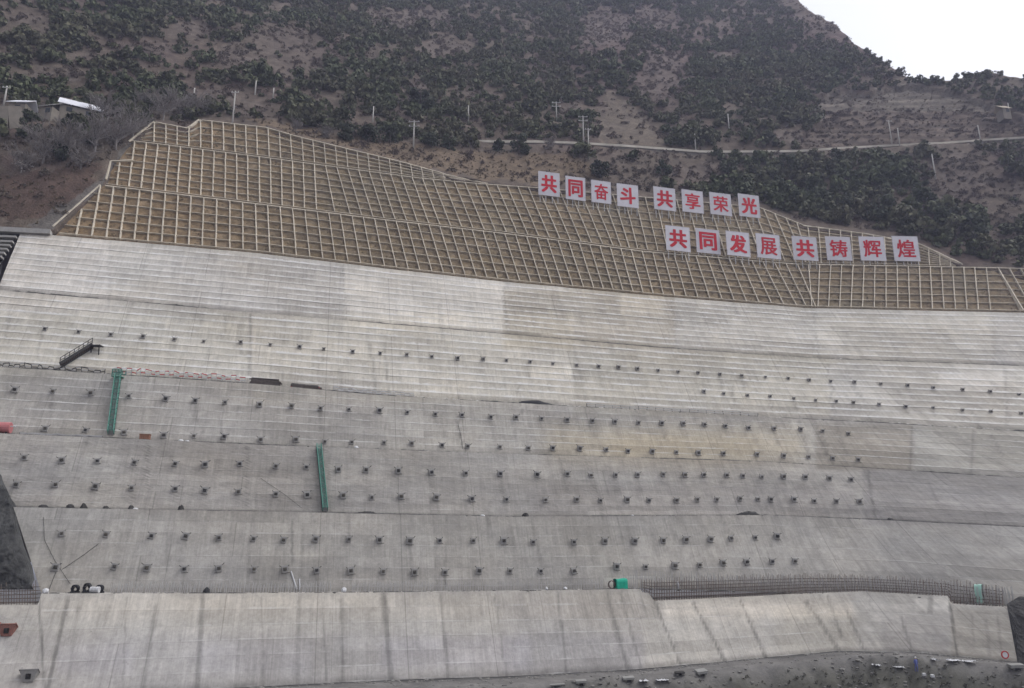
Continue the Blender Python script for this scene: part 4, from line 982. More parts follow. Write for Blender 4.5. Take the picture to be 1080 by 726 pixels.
BT = [(45, 172, 46, "wide bare grey tree in front of the big dark evergreen"), (70, 166, 44, "bare grey tree at the left of the pale branched one"), (100, 160, 44, "pale grey bare tree below the long white roof"), (122, 158, 46, "bare tree with many pale branches left of the lattice corner"),
      (140, 146, 38, "bare tree at the upper left corner of the lattice"), (108, 128, 34, "purplish bare tree at the right end of the long white roof"), (172, 127, 36, "purple grey bare tree just above the lattice top"), (190, 126, 38, "second purple grey bare tree above the lattice top"),
      (212, 122, 26, "small bare tree by the faint short pole"), (22, 182, 30, "low bare tree on the reddish slope at the left edge"), (85, 178, 30, "low bare tree above the reddish grass"), (312, 140, 16, "low bare bush left of the dense dark row"), (345, 146, 16, "low bare bush next to the dense dark row"), (580, 158, 14, "low bare bush under the parapet of the road"), (152, 116, 24, "bare tree between the white roof and the lattice top")]
for i, (px, py, hpx, lab) in enumerate(BT):
    p = onhill(px, py)
    if p is None: continue
    dist = (p - EYE).dot(Vector(FWD)); H = hpx * dist / F
    th = empty("bare_tree", p, lab, "bare tree")
    m = twig_mesh(600 + i, H, .95, 13, 10); m.build("trunk", TWIG, th)
    v, f = crown_mesh("twigs", 640 + i, H * .42, H * .9, 12, 520, .16, TWIG); mesh_np("crown", v, f, TWIG, parent=th)

# ------------------------------------------------------------------ things on the benches and the face
def bench_pt(edge, px, back=.8):
    P = cutface(px, edge(px)); return Vector(P + inward(P) * back), Vector(inward(P))
def along_axes(edge, px):
    a, _ = bench_pt(edge, px - 2); b, _ = bench_pt(edge, px + 2); return (b - a).normalized()
# railing of red and white rails on the bench between tiers 2 and 3
def railing(edge, x0, x1, step, h, label, mats, jitter=.0, name="guard_rail", back=.35):
    p0, _ = bench_pt(edge, (x0 + x1) / 2, back); th = empty(name, p0, label, "railing")
    xs = np.arange(x0, x1 + .1, step); pts = [bench_pt(edge, float(x), back)[0] - p0 for x in xs]
    tops = [p + Vector((random.uniform(-jitter, jitter), random.uniform(-jitter, jitter), h + random.uniform(-jitter, jitter))) for p in pts]
    for p, t in zip(pts, tops):
        m = MB(); m.bar(p, t, .09); m.build("post", mats[0], th)
    for k, f in enumerate((.5, 1.0)):
        m = MB()
        for i in range(len(pts) - 1):
            a = pts[i].lerp(tops[i], f); b = pts[i + 1].lerp(tops[i + 1], f)
            m.bar(a, b, .12, .13, m=(i + k) % 2)
        m.build("rail", [mats[1], mats[2]], th)
    return th
railing(E3, 118, 258, 5, 1.15, "red and white guard rail along the bench left of the timber stack", (GALV, REDP, WHITEP), .18)
railing(E3, -40, 112, 6, .7, "low sagging dark rail on the bench below the dark stair", (STEEL, BLACK, GALV), .25)
railing(E3, 352, 440, 5, .7, "low pale pipe rail on the bench right of the timber stack", (GALV, GALV, WHITEP), .15)
railing(E3, 620, 800, 9, .7, "thin grey rail along the same bench toward the right", (STEEL, GALV, GALV), .12)
railing(E4, 20, 110, 8, .25, "low pipe lying on short stubs below the red tank's bench", (STEEL, GALV, GALV), .08)

def plank_stack(edge, x0, x1, n, label, seed, h=.16, name="timber_stack", mats=(PLANK,)):
    r = random.Random(seed); p0, _ = bench_pt(edge, (x0 + x1) / 2, .6); m = MB()
    A, _ = bench_pt(edge, x0, .6); B_, _ = bench_pt(edge, x1, .6); A -= p0; B_ -= p0
    for i in range(n):
        lay = i // 4; q = r.uniform(0, .12); q2 = r.uniform(.85, 1)
        off = Vector((0, -.45 + .28 * (i % 4), .12 + lay * (h + .02)))
        m.bar(A.lerp(B_, q) + off, A.lerp(B_, q2) + off + Vector((0, 0, r.uniform(-.05, .08))), .24, h, m=r.randrange(len(mats)))
    o = m.build(name, list(mats)); o.location = p0; tag(o, label, "timber stack"); return o
plank_stack(E3, 263, 297, 22, "dark stack of planks on the bench, the left one of two", 1)
plank_stack(E3, 305, 340, 13, "flatter stack of planks and red pipes right of the dark stack", 2, mats=(PLANK, PLANK, REDP, DEBRIS))
def heap(edge, px, wpx, h, label, mat, seed, name="heap", cat="heap", back=.9, flat=.0):
    h *= .72; p, inn = bench_pt(edge, px, back); dist = (p - EYE).dot(Vector(FWD)); W = wpx * dist / F
    r = np.random.default_rng(seed); nu, nv = 22, 8; V = []
    for j in range(nv):
        for i in range(nu):
            q = j / (nv - 1); t = 2 * math.pi * i / nu; k = math.cos(q * math.pi / 2) ** .9
            rx = W / 2 * k * (1 + .18 * math.sin(3 * t + seed)); ry = .75 * k
            V.append((rx * math.cos(t) * r.uniform(.9, 1.1), ry * math.sin(t), h * math.sin(q * math.pi / 2) * r.uniform(.72, 1.1) * (1 + .35 * math.sin(2 * t + seed * 1.7) * (1 - q))))
    Fs = [(j * nu + i, j * nu + (i + 1) % nu, (j + 1) * nu + (i + 1) % nu, (j + 1) * nu + i) for j in range(nv - 1) for i in range(nu)]
    o = mesh_np(name, np.array(V), Fs, mat); o.location = p; al = along_axes(edge, px); o.rotation_euler = (0, 0, math.atan2(al.y, al.x)); tag(o, label, cat); return o
heap(E3, 566, 38, 1.15, "dark covered heap on the bench in the middle of the wall", BLACK, 3, "covered_heap")
heap(E3, 1076, 12, .5, "dark low heap on the bench at the right edge", BLACK, 4)
heap(E5, 556, 7, .8, "dark small heap on the bench below the middle anchors", STEEL, 5)
heap(E5, 793, 26, .95, "long low dark heap on the bench right of the middle", STEEL, 6)
heap(E5, 939, 7, .6, "tiny dark heap at the right end of the thin bench line", STEEL, 7)
for i, (x_, w_) in enumerate(((44, 9), (72, 8), (86, 7), (110, 6), (137, 5), (190, 6))):
    heap(E5, x_, w_, .6 + .2 * (i % 3), ["dark lump on the bench edge beside the dark rock face", "dark lump second from the dark rock face", "taller dark lump on the bench below the left anchors", "dark lump left of the white scrap", "dark lump beside the white scrap", "flat dark lump on the bench right of the white scrap"][i], STEEL, 30 + i)
for i, x_ in enumerate((35, 303, 368, 400, 448)):
    heap(E4, x_, 9, .4, ["dark rubble patch on the bench below the red tank", "dark rubble patch left of the green netted ladder", "dark rubble beside the white bag right of the ladder", "dark rubble patch further right of the white bag", "dark pointed rubble at the foot of a grey stain"][i], DEBRIS, 50 + i)
heap(E5, 388, 20, .5, "low dark pipes heap on the bench right of the green ladder", STEEL, 61)
heap(E6, 217, 7, 1.0, "dark hump on the lowest bench at the dark seepage strip", BLACK, 62)

def bag(edge, px, wpx, h, label, mat=WHITEP, name="white_bag", cat="bag", seed=0, back=.7):
    p, inn = bench_pt(edge, px, back); dist = (p - EYE).dot(Vector(FWD)); W = wpx * .85 * dist / F; h *= .72
    bm = bmesh.new(); bmesh.ops.create_icosphere(bm, subdivisions=2, radius=1)
    for v in bm.verts:
        n = 1 + .22 * mn.noise(v.co * 1.6 + Vector((seed * 3.1, 0, 0))); x, yv, z = v.co * n
        v.co = (x * W / 2, yv * .45, max(z, -.55) * h * .62 + h * .36)
    me = bpy.data.meshes.new(name); bm.to_mesh(me); bm.free(); me.materials.append(mat)
    o = bpy.data.objects.new(name, me); COL.objects.link(o); o.location = p; tag(o, label, cat); return o
bag(E4, 190, 7, .55, "white bag on the bench right of the brown box", seed=1); bag(E4, 197, 5, .4, "smaller white bag beside the brown box's white bag", seed=2)
bag(E4, 376, 5.5, .7, "white bag on the bench right of the green netted ladder", seed=3); bag(E4, 98, 6, .35, "pale flat bag on the bench left of the green stair tower", seed=4)
bag(E5, 142, 6, .35, "white scrap on the bench under the left anchors", seed=5); bag(E5, 510, 6, .35, "white scrap on the bench near the middle", seed=6); bag(E5, 669, 4, .3, "tiny white scrap on the bench right of the middle", seed=7)
bag(E6, 46, 7, .9, "white bundle at the end of the left rebar mat", seed=8); bag(E6, 363, 6, 1.0, "white bag on the lowest bench left of the middle", seed=9)
bag(E6, 598, 5, .6, "small white bag on the lowest bench left of the green tarpaulin box", seed=10); bag(E6, 719, 3.5, 1.6, "small white bag lying above the long rebar mat", seed=11, back=1.2)
bag(E6, 578, 3.5, .7, "tiny pale bag on the lowest bench", seed=12)

def crate(edge, px, wpx, h, dep, label, mat, name, cat, lid=None):
    p, inn = bench_pt(edge, px, .9); dist = (p - EYE).dot(Vector(FWD)); W = wpx * dist / F; al = along_axes(edge, px)
    th = empty(name, p, label, cat, rz=math.atan2(al.y, al.x))
    m = MB(); m.box((0, 0, h / 2 + .08), (W, dep, h)); 
    for i in range(5): m.box((-W / 2 + W * (i + .5) / 5, -dep / 2 - .02, h / 2 + .08), (.08, .05, h * .96))
    m.build("body", mat, th)
    m = MB(); m.box((0, 0, h + .13), (W + .12, dep + .12, .09)); m.build("lid", lid or mat, th)
    m = MB(); m.box((-W * .35, 0, .04), (.15, dep, .08)); m.box((W * .35, 0, .04), (.15, dep, .08)); m.build("skid", STEEL, th)
    return th
crate(E4, 151.5, 10, .75, .9, "rust brown box on the bench right of the green stair tower", ORANGE, "storage_box", "box")
# red tank on the same bench, at the left edge
p, inn = bench_pt(E4, 1.5, .9); th = empty("water_tank", p, "faded red tank with pipe stub on the bench at the left edge", "tank", rz=.2)
m = MB(); m.tube([(-1.1, 0, .95), (-1.0, 0, .95), (.75, 0, .95), (.85, 0, .95)], .8, 14); m.build("body", PINK, th, smooth=False)
m = MB(); m.box((-.7, 0, .1), (.2, 1.2, .3)); m.box((.5, 0, .1), (.2, 1.2, .3)); m.build("stand", STEEL, th)
m = MB(); m.tube([(.7, -.3, 1.1), (1.6, -.3, 1.15)], .09, 6); m.build("pipe_stub", WHITEP, th)

# green tarpaulin shelters on the lowest bench
def shelter(edge, px, wpx, h, label, mat, back=.9):
    p, inn = bench_pt(edge, px, back); dist = (p - EYE).dot(Vector(FWD)); W = wpx * dist / F; al = along_axes(edge, px)
    th = empty("tarpaulin_shelter", p, label, "shelter", rz=math.atan2(al.y, al.x))
    nu, nv = 14, 10; V = []
    for j in range(nv):
        for i in range(nu):
            a, b = i / (nu - 1), j / (nv - 1)
            t = b * 3; x_ = (a - .5) * W * (1.05 - .05 * b)
            if t <= 1: q = (x_, -.7, h * t)
            elif t <= 2: q = (x_, -.7 + 1.4 * (t - 1), h + .12 * math.sin((t - 1) * 3.1) - .15 * math.sin(a * 6.28) * .4)
            else: q = (x_, .7, h * (3 - t))
            n_ = .07 * mn.noise(Vector((q[0] * 2, q[1] * 2, q[2] * 2 + px)))
            V.append((q[0] + n_, q[1] + n_ * 1.5, max(q[2] + n_, 0)))
    Fs = [(j * nu + i, j * nu + i + 1, (j + 1) * nu + i + 1, (j + 1) * nu + i) for j in range(nv - 1) for i in range(nu - 1)]
    mesh_np("cover", np.array(V), Fs, mat, parent=th, smooth=True)
    m = MB()
    for s in (-1, 1):
        for yv in (-.6, .6): m.bar((s * W * .47, yv, 0), (s * W * .47, yv, h - .02), .08)
    m.build("frame", STEEL, th)
    return th
shelter(E6, 657, 12, 1.35, "bright green tarpaulin cover on the lowest bench, left end of the long rebar mat", TARP)
shelter(E6, 1033, 6.5, 2.5, "pale green sheet tucked behind the rebar mat at the right", PALET, 2.0)
m = MB(); p, inn = bench_pt(E6, 647, .8)
for i in range(5): m.tube([(math.cos(t) * .5 + i * .05, i * .1, .62 + math.sin(t) * .55) for t in np.linspace(0, 6.28, 14)], .05, 5)
o = m.build("hose_coil", RUST); o.location = p; tag(o, "brown coil of hose leaning at the left of the green tarpaulin cover", "hose coil")

# round black coils and arched frames at the left of the lowest bench
for i, (x_, lab) in enumerate(((77, "black arched hose reel on the lowest bench, leftmost of three"), (89.5, "taller black hose reel beside the leftmost one"), (103, "black hose reel behind the white barrel"))):
    p, inn = bench_pt(E6, x_, .9); m = MB()
    for j in range(4): m.tube([(math.cos(t) * .4, j * .12 - .2, .56 + math.sin(t) * .4) for t in np.linspace(0, 6.2832, 18)], .10, 6)
    m.box((0, 0, .1), (1.0, .6, .2)); m.bar((-.5, 0, .2), (0, 0, .8), .09); m.bar((.5, 0, .2), (0, 0, .8), .09)
    o = m.build("hose_reel", BLACK); o.location = p; o.scale = (1, 1, 1 + .2 * (i == 1)); tag(o, lab, "hose reel", "black reels on the lowest bench")
p, inn = bench_pt(E6, 99, .4); th = empty("barrel", p, "white barrel lying between black hose reels", "barrel")
m = MB(); m.tube([(-.55, 0, .42), (-.5, 0, .42), (.5, 0, .42), (.55, 0, .42)], .38, 12); m.build("body", WHITEP, th)
m = MB()
for s in (-.2, .2): m.tube([(s - .03, 0, .42), (s + .03, 0, .42)], .41, 12)
m.build("hoop", GALV, th)

# rebar mats
def rebar(px0, px1, topf, botf, label, nlayer=2, step=.42, rows=6, thick=.06, depth=1.0):
    n_ = int((px1 - px0) / 1.5) + 2; xs = np.linspace(px0, px1, n_); m = MB()
    P0 = Vector(cutface((px0 + px1) / 2, float(botf((px0 + px1) / 2)))); lines = []
    for L_ in range(nlayer):
        T = cutface(xs, topf(xs)); Bt = cutface(xs, botf(xs)); off = inward(T) * (L_ * depth + .15)
        T = T + off; Bt = Bt + off - np.array([0, 0, .3])
        length = np.concatenate([[0], np.cumsum(np.linalg.norm(np.diff(T, axis=0), axis=1))])
        for s in np.arange(0, length[-1], step):
            t = np.array([np.interp(s, length, T[:, j]) for j in range(3)]); b = np.array([np.interp(s, length, Bt[:, j]) for j in range(3)])
            up = (t - b) * random.uniform(.95, 1.22)
            m.bar(Vector(b) - P0, Vector(b + up) - P0 + Vector((random.uniform(-.06, .06), 0, 0)), thick)
        for k in range(rows):
            q = (k + .4) / rows; C = Bt + (T - Bt) * q
            for a, b in zip(C[:-1:3], C[3::3]): m.bar(Vector(a) - P0, Vector(b) - P0, thick * .9)
    o = m.build("rebar_mat", RUST); o.location = P0; tag(o, label, "rebar mat", "rebar mats over the lowest tier"); return o
rebar(680, 1060, poly([(675, 613.5), (760, 611), (850, 608.5), (905, 609), (960, 611.5), (1000, 615), (1062, 623)]), poly([(678, 624), (690, 633.5), (780, 630), (850, 626), (910, 624), (1000, 629), (1002, 637), (1062, 640)]), "long rusty rebar mat standing on the lowest tier at the right")
rebar(-40, 40, poly([(-40, 618), (40, 617)]), poly([(-40, 641), (40, 638)]), "short rebar mat above the lowest tier at the left edge, next to the dark rock", step=.6)
def starter(x0, x1, h, label, step=.5):
    m = MB(); P0, _ = bench_pt(E6, (x0 + x1) / 2, 1.6)
    for x_ in np.arange(x0, x1, step * 6.0):
        for k in (1.0, 1.9):
            p, inn = bench_pt(E6, x_ + random.uniform(-.8, .8), k); p -= P0
            m.bar(p, p + Vector((random.uniform(-.06, .06), .15, h * random.uniform(.7, 1.1))), .05)
    pr = None
    for x_ in np.arange(x0, x1, 12.0):
        p, inn = bench_pt(E6, x_, 1.5); p = p - P0 + Vector((0, 0, h * .55))
        if pr is not None: m.bar(pr, p, .045)
        pr = p
    o = m.build("starter_bars", GALV); o.location = P0; tag(o, label, "rebar", "starter bars along the lowest bench")
starter(115, 350, 1.35, "row of thin grey starter bars on the lowest bench, left of the white bag")
starter(372, 640, 1.35, "row of thin grey starter bars on the lowest bench, left of the green tarpaulin cover")
starter(664, 1070, 2.6, "row of thin grey starter bars rising behind the long rebar mat", .4)

# stairs on the face
def stair_tower(k, bot, top, wpx, label, dense, top_w=None):
    o, bv = WALLS[k]; n = 12; pts = []
    for q in np.linspace(0.02, .98, n):
        p, _ = hit(bv, bot[0] + (top[0] - bot[0]) * q, bot[1] + (top[1] - bot[1]) * q)
        if p: pts.append(p)
    inn = Vector(inward(np.array(pts[0][:]))); side = Vector((inn.y, -inn.x, 0)); out = (-inn * .86 + Vector((0, 0, .5)))
    W = wpx * 110 / F; P0 = pts[0]; th = empty("stair_tower", P0, label, "stair tower"); pts = [p - P0 + out * .15 for p in pts]
    up = out * 1.05
    m = MB()
    for a, b in zip(pts[:-1], pts[1:]):
        a2, b2 = a + up, b + up
        for q0, q1 in ((-.5, .5), (.5, -.5)): m.bar(a2 + side * W * q0, b2 + side * W * q1, .035)
        for q in np.linspace(-.5, .5, dense): m.bar(a2 + side * W * q, b2 + side * W * q, .022)
        m.bar(a2.lerp(b2, .5) - side * W * .5, a2.lerp(b2, .5) + side * W * .5, .03)
    m.build('front_net', GREEN, th)
    for s in (-1, 1):
        m = MB()
        for a, b in zip(pts[:-1], pts[1:]): m.bar(a + side * s * W * .5, b + side * s * W * .5, .12, .2)
        m.build("stringer", STEEL, th)
        m = MB()
        for a, b in zip(pts[:-1], pts[1:]):
            m.bar(a + side * s * W * .5 + up, b + side * s * W * .5 + up, .085); m.bar(a + side * s * W * .5 + up * .5, b + side * s * W * .5 + up * .5, .07)
            m.bar(a + side * s * W * .5, a + side * s * W * .5 + up, .08); m.bar(a + side * s * W * .5, b + side * s * W * .5 + up, .06)
        m.build("side_frame", GREEN, th)
        m = MB()
        for a, b in zip(pts[:-1], pts[1:]):
            for q in np.linspace(0, 1, dense):
                c = a.lerp(b, q) + side * s * W * .53; m.bar(c, c + up * .96, .03)
            for q in np.linspace(.1, .96, dense): m.bar(a + side * s * W * .53 + up * q, b + side * s * W * .53 + up * q, .028)
        m.build("safety_net", GREEN, th)
    m = MB()
    for a, b in zip(pts[:-1], pts[1:]):
        for q in (0, .2, .4, .6, .8):
            c = a.lerp(b, q); m.bar(c - side * W * .46, c + side * W * .46, .22, .06)
    m.build("tread", GALV, th)
    m = MB()
    for a in pts[::2]: m.bar(a - side * W * .5 + up, a + side * W * .5 + up, .10)
    m.build("cross_tie", GREEN, th)
    if top_w:
        t = pts[-1]; m = MB(); W2 = top_w * 115 / F
        m.box((t.x, t.y, t.z + .1), (W2, 1.6, .12))
        for s in (-1, -.33, .33, 1):
            for d in (-.7, .7): m.bar(t + Vector((s * W2 / 2, d, .1)), t + Vector((s * W2 / 2, d, 1.3)), .09)
        for z in (.7, 1.3):
            for d in (-.7, .7): m.bar(t + Vector((-W2 / 2, d, z)), t + Vector((W2 / 2, d, z)), .09)
        for xx in np.linspace(-W2 / 2, W2 / 2, 14): m.bar(t + Vector((xx, -.72, .1)), t + Vector((xx, -.72, 1.3)), .05)
        m.build("landing", GREEN, th)
    return th
stair_tower(3, (117, 460), (125, 398), 6.3, "green stair tower with landing between the two benches at the left", 3, 11)
stair_tower(4, (343, 541), (336, 471), 5.4, "green netted ladder tower right of the stair tower, one tier lower", 5)
# dark stair up the pale tier
bv = WALLS[2][1]; A, n1 = hit(bv, 64, 388.5); B_, n2 = hit(bv, 98, 367.5); inn = Vector(inward(np.array(A[:]))); out = (-inn * .86 + Vector((0, 0, .5)))
th = empty("stairway", A, "dark steel stairway climbing diagonally up the pale ribbed tier", "stairway"); D = B_ - A; upz = Vector((0, 0, 1))
for k in (.25, 1.1):
    m = MB(); m.bar(out * k, D + out * k, .16, .42); m.build("stringer", STEEL, th)
m = MB()
for i in range(18): c = D * (i + .5) / 18; m.bar(c + out * .22, c + out * 1.12, .34, .08)
m.build("tread", PLANK, th)
m = MB(); m.bar(out * 1.1 + upz * 1.0, D + out * 1.1 + upz * 1.0, .10); m.bar(out * 1.1 + upz * .5, D + out * 1.1 + upz * .5, .08)
for i in range(8): c = D * i / 7 + out * 1.1; m.bar(c, c + upz, .08)
m.build("handrail", STEEL, th)
m = MB(); m.box(D + out * .7 + Vector((.6, 0, -.1)), (2.0, 1.3, .16)); m.bar(D + out * 1.0 + Vector((1.2, 0, -.2)), D + out * .1 + Vector((1.2, 0, -1.9)), .14); m.bar(D + out * 1.0 + Vector((-.1, 0, -.2)), D + out * .1 + Vector((-.1, 0, -1.9)), .14)
m.build("landing", STEEL, th)
# hoses and ropes hanging on the lower tiers
def hose(k, pix, label, r_=.06, mat=BLACK, name="hose", cat="hose"):
    bv = WALLS[k][1]; pts = []
    for (ax, ay), (bx2, by2) in zip(pix[:-1], pix[1:]):
        for q in np.linspace(0, 1, 7)[: 7]:
            h, n = hit(bv, ax + (bx2 - ax) * q, ay + (by2 - ay) * q)
            if h: pts.append(h + n * .1)
    if len(pts) < 2: return
    p0 = pts[0]; m = MB(); m.tube([p - p0 for p in pts], r_, 5); o = m.build(name, mat); o.location = p0; tag(o, label, cat)
hose(5, [(46, 546), (47, 570), (58, 592), (74, 616)], "thin dark hose sagging down from the bench beside the dark rock face", .028)
hose(5, [(104, 574), (88, 586), (66, 601)], "thin dark hose running from an anchor down to the left", .028)
hose(5, [(59, 604), (52, 622)], "short dark hose hanging under the lowest left anchor", .028)
hose(5, [(307, 603), (313, 622)], "pale knotted rope hanging from an anchor left of the middle", .09, WHITEP, "rope", "rope"); hose(5, [(316, 611), (316, 623)], "second short pale rope right of the knotted rope", .07, WHITEP, "rope", "rope")
hose(4, [(275, 505), (300, 522), (318, 536)], "thin dark hose slanting down left of the green netted ladder", .02)
hose(3, [(213 + 270, 448), (486, 460), (488, 474)], "dark hose hanging down the tier above the bench's pointed rubble", .03)

# rubble strips on the benches
ROCKV = []
for i in range(5):
    bm = bmesh.new(); bmesh.ops.create_icosphere(bm, subdivisions=1, radius=1)
    V_ = np.array([tuple(v.co * (1 + .4 * mn.noise(v.co * 2 + Vector((i * 5, 0, 0))))) for v in bm.verts]); V_[:, 2] *= .6
    bm.faces.ensure_lookup_table(); F_ = np.array([[v.index for v in f.verts] for f in bm.faces]); bm.free(); ROCKV.append((V_, F_))
PP = []; SC = []
for E_, n_, x0, x1, s0, s1, bk in ((E2, 160, 0, 1080, .08, .2, .3), (E3, 420, 0, 1080, .08, .28, .4), (E4, 520, 0, 960, .08, .32, .4), (E5, 420, 20, 950, .08, .3, .4), (E6, 420, 45, 1060, .08, .28, .6)):
    for i in range(n_):
        x_ = rng.uniform(x0, x1); d = .5 + .5 * float(vnoise(np.array([x_ / 25]), np.array([bk * 9 + s1 * 40]), 3)[0])
        if rng.random() > d: continue
        p, _ = bench_pt(E_, x_, rng.uniform(.1, 1.2)); PP.append(np.array(p[:])); SC.append(rng.uniform(s0, s1))
scatter_join("rubble", ROCKV, PP, SC, DEBRIS, 44, "loose rubble and mortar lumps strewn along the benches", "rubble", 0, (.5, 1.1))
PP = []; SC = []
for i in range(1500):
    a = rng.uniform(-80, 1160); o_ = rng.choice([rng.uniform(.2, 2), rng.uniform(.5, 10), rng.uniform(8, 15)], p=[.3, .3, .4])
    p = cutface(a, float(E7(a))); n = inward(p); p = p - n * o_
    h = TB.ray_cast(Vector((p[0], p[1], p[2] + 15)), Vector((0, 0, -1)))
    if h[0]: PP.append(np.array(h[0][:])); SC.append(rng.uniform(.07, .3) * (1.7 if rng.random() < .06 else 1))
scatter_join("stones", ROCKV, PP, SC, DEBRIS, 45, "stones and broken lumps on the track at the foot of the wall", "stones", 0, (.5, 1.1))
PP = []; SC = []
for i in range(800):
    a = rng.uniform(500, 1160); o_ = rng.uniform(9.5, 24)
    p = cutface(a, float(E7(a))); p = p - inward(p) * o_
    h = TB.ray_cast(Vector((p[0], p[1], p[2] + 15)), Vector((0, 0, -1)))
    if h[0]: PP.append(np.array(h[0][:])); SC.append(rng.uniform(.2, .5))
scatter_join("bank_scrub", TV, PP, SC, mat_leaf("bank_scrub_leaves", (.075, .072, .058), (.10, .095, .078), (.085, .08, .066)), 46, "low dull scrub on the dark bank below the track", "scrub", -.05)

# slabs, sheets, people and marker on the track
def ontrack(px, py):
    d = Vector(ray(px, py)).normalized(); h = TB.ray_cast(EYE, d); return h[0]
def slab(px, py, wpx, label, mat, t=.25, dep=1.2, rz=0., tilt=.06, name="concrete_slab", cat="slab"):
    p = ontrack(px, py)
    if p is None: return
    W = wpx * (p - EYE).dot(Vector(FWD)) / F; m = MB()
    m.box((0, 0, t / 2 + .25), (W, dep, t)); m.box((-W * .3, .05, .12), (.3, dep * .8, .26), 1); m.box((W * .3, -.03, .12), (.3, dep * .8, .26), 1)
    o = m.build(name, [mat, DEBRIS]); o.location = p; o.rotation_euler = (tilt, -tilt, rz); tag(o, label, cat)
CSL = mat_plain("slab_concrete", (.26, .255, .24))
slab(613, 722, 11, "grey slab on blocks at the bottom, left one of the pair near the frame edge", CSL); slab(663, 718.5, 12, "flat grey slab on the track left of the white sheet pile", CSL); slab(740, 711.5, 11, "tilted pale slab perched on the track edge", CSL, .3, 1.4, .1, .12)
pass; pass
pass
slab(1072, 706, 13, "pale slab pile on the track at the right edge", CSL, .35, 1.4, -.2); slab(588, 725, 16, "long pale plank at the bottom edge of the picture", CSL, .12, .6); slab(717, 712, 10, "dark plate lying left of the tilted pale slab", STEEL, .12)
slab(975, 715, 3, "small white block on the dark bank", WHITEP, .3, .4); slab(984, 716.5, 3, "second small white block on the dark bank", WHITEP, .3, .4)
def sheet(px, py, wpx, label, seed, dep=1.3, rz=0.):
    p = ontrack(px, py)
    if p is None: return
    W = wpx * (p - EYE).dot(Vector(FWD)) / F; n_ = 14; V = []
    for j in range(n_):
        for i in range(n_):
            a, b = i / (n_ - 1) - .5, j / (n_ - 1) - .5; q = mn.noise(Vector((a * 4 + seed, b * 4, seed * 2.3)))
            V.append((a * W * (1 + .4 * mn.noise(Vector((seed, b * 3, 1.0)))), b * dep * (1 + .5 * mn.noise(Vector((a * 3, seed, 2.0)))), .14 + .22 * abs(q) + .12 * mn.noise(Vector((a * 12, b * 12, seed)))))
    Fs = [(j * n_ + i, j * n_ + i + 1, (j + 1) * n_ + i + 1, (j + 1) * n_ + i) for j in range(n_ - 1) for i in range(n_ - 1)]
    o = mesh_np("plastic_sheet", np.array(V), Fs, WHITEP); o.location = p; o.rotation_euler = (0, 0, rz); tag(o, label, "sheet")
for i_, (a_, b_, w_, l_) in enumerate(((679, 719.5, 10, "thin white sheet lying between the grey slab and the crumpled pile"), (698, 718.5, 12, "crumpled white sheet pile on the track right of the thin sheet"), (985, 697, 5, "small white sheet left of the long white one on the track"), (1006, 698, 12, "crumpled white sheet spread on the track near the person"), (1023, 699, 13, "long white sheet nearest the red ring marker"), (925, 703, 8, "grey white scrap on the track left of the person"), (948, 705, 9, "low pale scrap just left of the person"))): sheet(a_, b_, w_, l_, i_ * 3.7 + 1)
slab(50, 727, 6, "reddish scrap at the lower left", REDFORM)
p = ontrack(1061, 698)
if p:
    th = empty("round_marker", p, "white round sign with a red ring leaning at the wall's foot on the right", "sign"); m = MB(); n = 20
    ring = lambda r_, yv: [(math.cos(2 * math.pi * i / n) * r_ * .72, yv, .85 + math.sin(2 * math.pi * i / n) * r_ * .72) for i in range(n)]
    m.add(ring(.5, -.03) + ring(.5, .03), [tuple(range(n))[::-1], tuple(range(n, 2 * n))] + [(i, (i + 1) % n, n + (i + 1) % n, n + i) for i in range(n)]); m.build("disc", WHITEP, th)
    m = MB(); m.add(ring(.5, -.05) + ring(.72, -.05) + ring(.5, .04) + ring(.72, .04), [(i, (i + 1) % n, n + (i + 1) % n, n + i) for i in range(n)] + [(2 * n + i, 3 * n + i, 3 * n + (i + 1) % n, 2 * n + (i + 1) % n) for i in range(n)] + [(n + i, n + (i + 1) % n, 3 * n + (i + 1) % n, 3 * n + i) for i in range(n)] + [(i, 2 * n + i, 2 * n + (i + 1) % n, (i + 1) % n) for i in range(n)]); m.build("ring", REDP, th)
    m = MB(); m.bar((0, .08, 0), (0, .08, 1.1), .08); m.build("post", GALV, th)
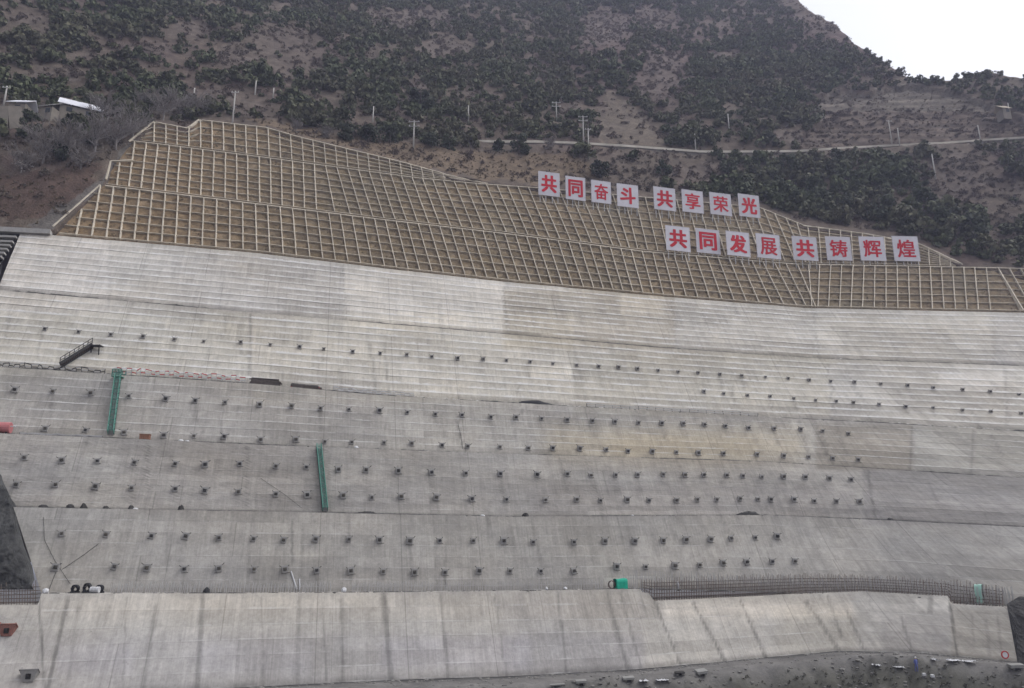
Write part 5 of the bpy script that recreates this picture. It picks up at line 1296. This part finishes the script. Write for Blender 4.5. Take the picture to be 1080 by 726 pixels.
# person in blue on the track
def person(px, py, label, mat, scale=1.0):
    p = ontrack(px, py)
    if p is None: return
    vs = [(0, 0, .92), (0, .01, 1.15), (0, 0, 1.38), (0, -.01, 1.50), (0, -.03, 1.60), (0, -.03, 1.72), (.19, 0, 1.40), (.25, -.02, 1.14), (.24, -.12, .90), (-.19, 0, 1.40), (-.26, .02, 1.14), (-.25, -.06, .90), (.10, 0, .86), (.12, -.06, .48), (.12, .02, .08), (.12, -.12, .03), (-.10, 0, .86), (-.12, .05, .48), (-.13, .1, .08), (-.13, -.04, .03)]
    es = [(0, 1), (1, 2), (2, 3), (3, 4), (4, 5), (2, 6), (6, 7), (7, 8), (2, 9), (9, 10), (10, 11), (0, 12), (12, 13), (13, 14), (14, 15), (0, 16), (16, 17), (17, 18), (18, 19)]
    rad = [.15, .15, .17, .06, .095, .09, .075, .055, .04, .075, .055, .04, .10, .075, .055, .04, .10, .075, .055, .04]
    me = bpy.data.meshes.new("body"); me.from_pydata(vs, es, []); o = bpy.data.objects.new("body_source", me); COL.objects.link(o)
    md = o.modifiers.new("skin", 'SKIN'); 
    for v, r_ in zip(me.skin_vertices[0].data, rad): v.radius = (r_, r_ * .85)
    me.skin_vertices[0].data[0].use_root = True
    sb = o.modifiers.new("sub", 'SUBSURF'); sb.levels = 1; sb.render_levels = 1
    bpy.context.view_layer.update(); nm = bpy.data.meshes.new_from_object(o.evaluated_get(bpy.context.evaluated_depsgraph_get()))
    COL.objects.unlink(o); bpy.data.objects.remove(o)
    nm.materials.clear(); nm.materials.append(mat); nm.materials.append(SKIN)
    for f in nm.polygons:
        f.use_smooth = True
        if f.center.z > 1.5 or (abs(f.center.x) > .2 and f.center.z < .95): f.material_index = 1
    b = bpy.data.objects.new("person", nm); COL.objects.link(b); b.location = p; b.rotation_euler = (0, 0, .3); b.scale = (scale,) * 3; tag(b, label, "person")
    m = MB(); m.tube([(0, -.03, 1.66), (0, -.03, 1.74), (0, -.03, 1.80), (0, -.03, 1.83)], .125, 10, r2=.05); h = m.build("hard_hat", WHITEP, b)
person(967, 708.5, "person in blue work clothes standing on the track at the right", BLUE)

# concrete walk and steps at the upper left corner of the wall
m = MB()
xs = np.arange(-60, 56, 6.0); prev = None
for x_ in xs:
    P = Vector(cutface(x_, 243.5 + (x_ - 0) * .05)); inn = Vector(inward(np.array(P[:])))
    if prev is not None: m.bar(prev, P, 2.0, .9, up=(0, 0, 1))
    prev = P
o = m.build("concrete_walk", PAD); tag(o, "pale concrete walk at the upper left corner of the wall", "walkway")
th = None
P0 = Vector(cutface(0, 262)); m = MB()
for k, yy in enumerate((251, 256, 260, 264, 268, 272, 277)):
    a = Vector(cutface(-40, yy - 2)); b = Vector(cutface(20 - (yy - 248) * .72, yy)); m.bar(a - P0, b - P0, 1.4, .35)
o = m.build("steps", PAD); o.location = P0; tag(o, "concrete steps left of the top pale tier, dark gaps between them", "steps")
a_ = np.linspace(-230, 24, 30)
rock_sheet("rock_outcrop", (-230, 22), poly([(-230, 230), (22, 246)]), poly([(-230, 285), (-2, 306), (0, 277), (22, 246.5)]), -.6, "dark broken rock behind the concrete steps at the left", (.075, .073, .07), 40, 120)

# ------------------------------------------------------------------ haze
m = MB(); m.box((0, 100, (zmin - 2 + 800) / 2), (3600, 3700, 800 - (zmin - 2)))
hm = bpy.data.materials.new("haze_air"); hm.use_nodes = True; t = hm.node_tree
for n_ in list(t.nodes):
    if n_.type != 'OUTPUT_MATERIAL': t.nodes.remove(n_)
pv = t.nodes.new('ShaderNodeVolumePrincipled'); pv.inputs['Color'].default_value = (.68, .72, 1, 1); pv.inputs['Density'].default_value = .00036; pv.inputs['Anisotropy'].default_value = 0.2
t.links.new(pv.outputs[0], t.nodes['Material Output'].inputs['Volume'])
hz = m.build("haze", hm); tag(hz, kind='stuff')
print("hill zmax", HV[..., 2].max(), "rmax", HV[..., 1].max(), "zmin", zmin)
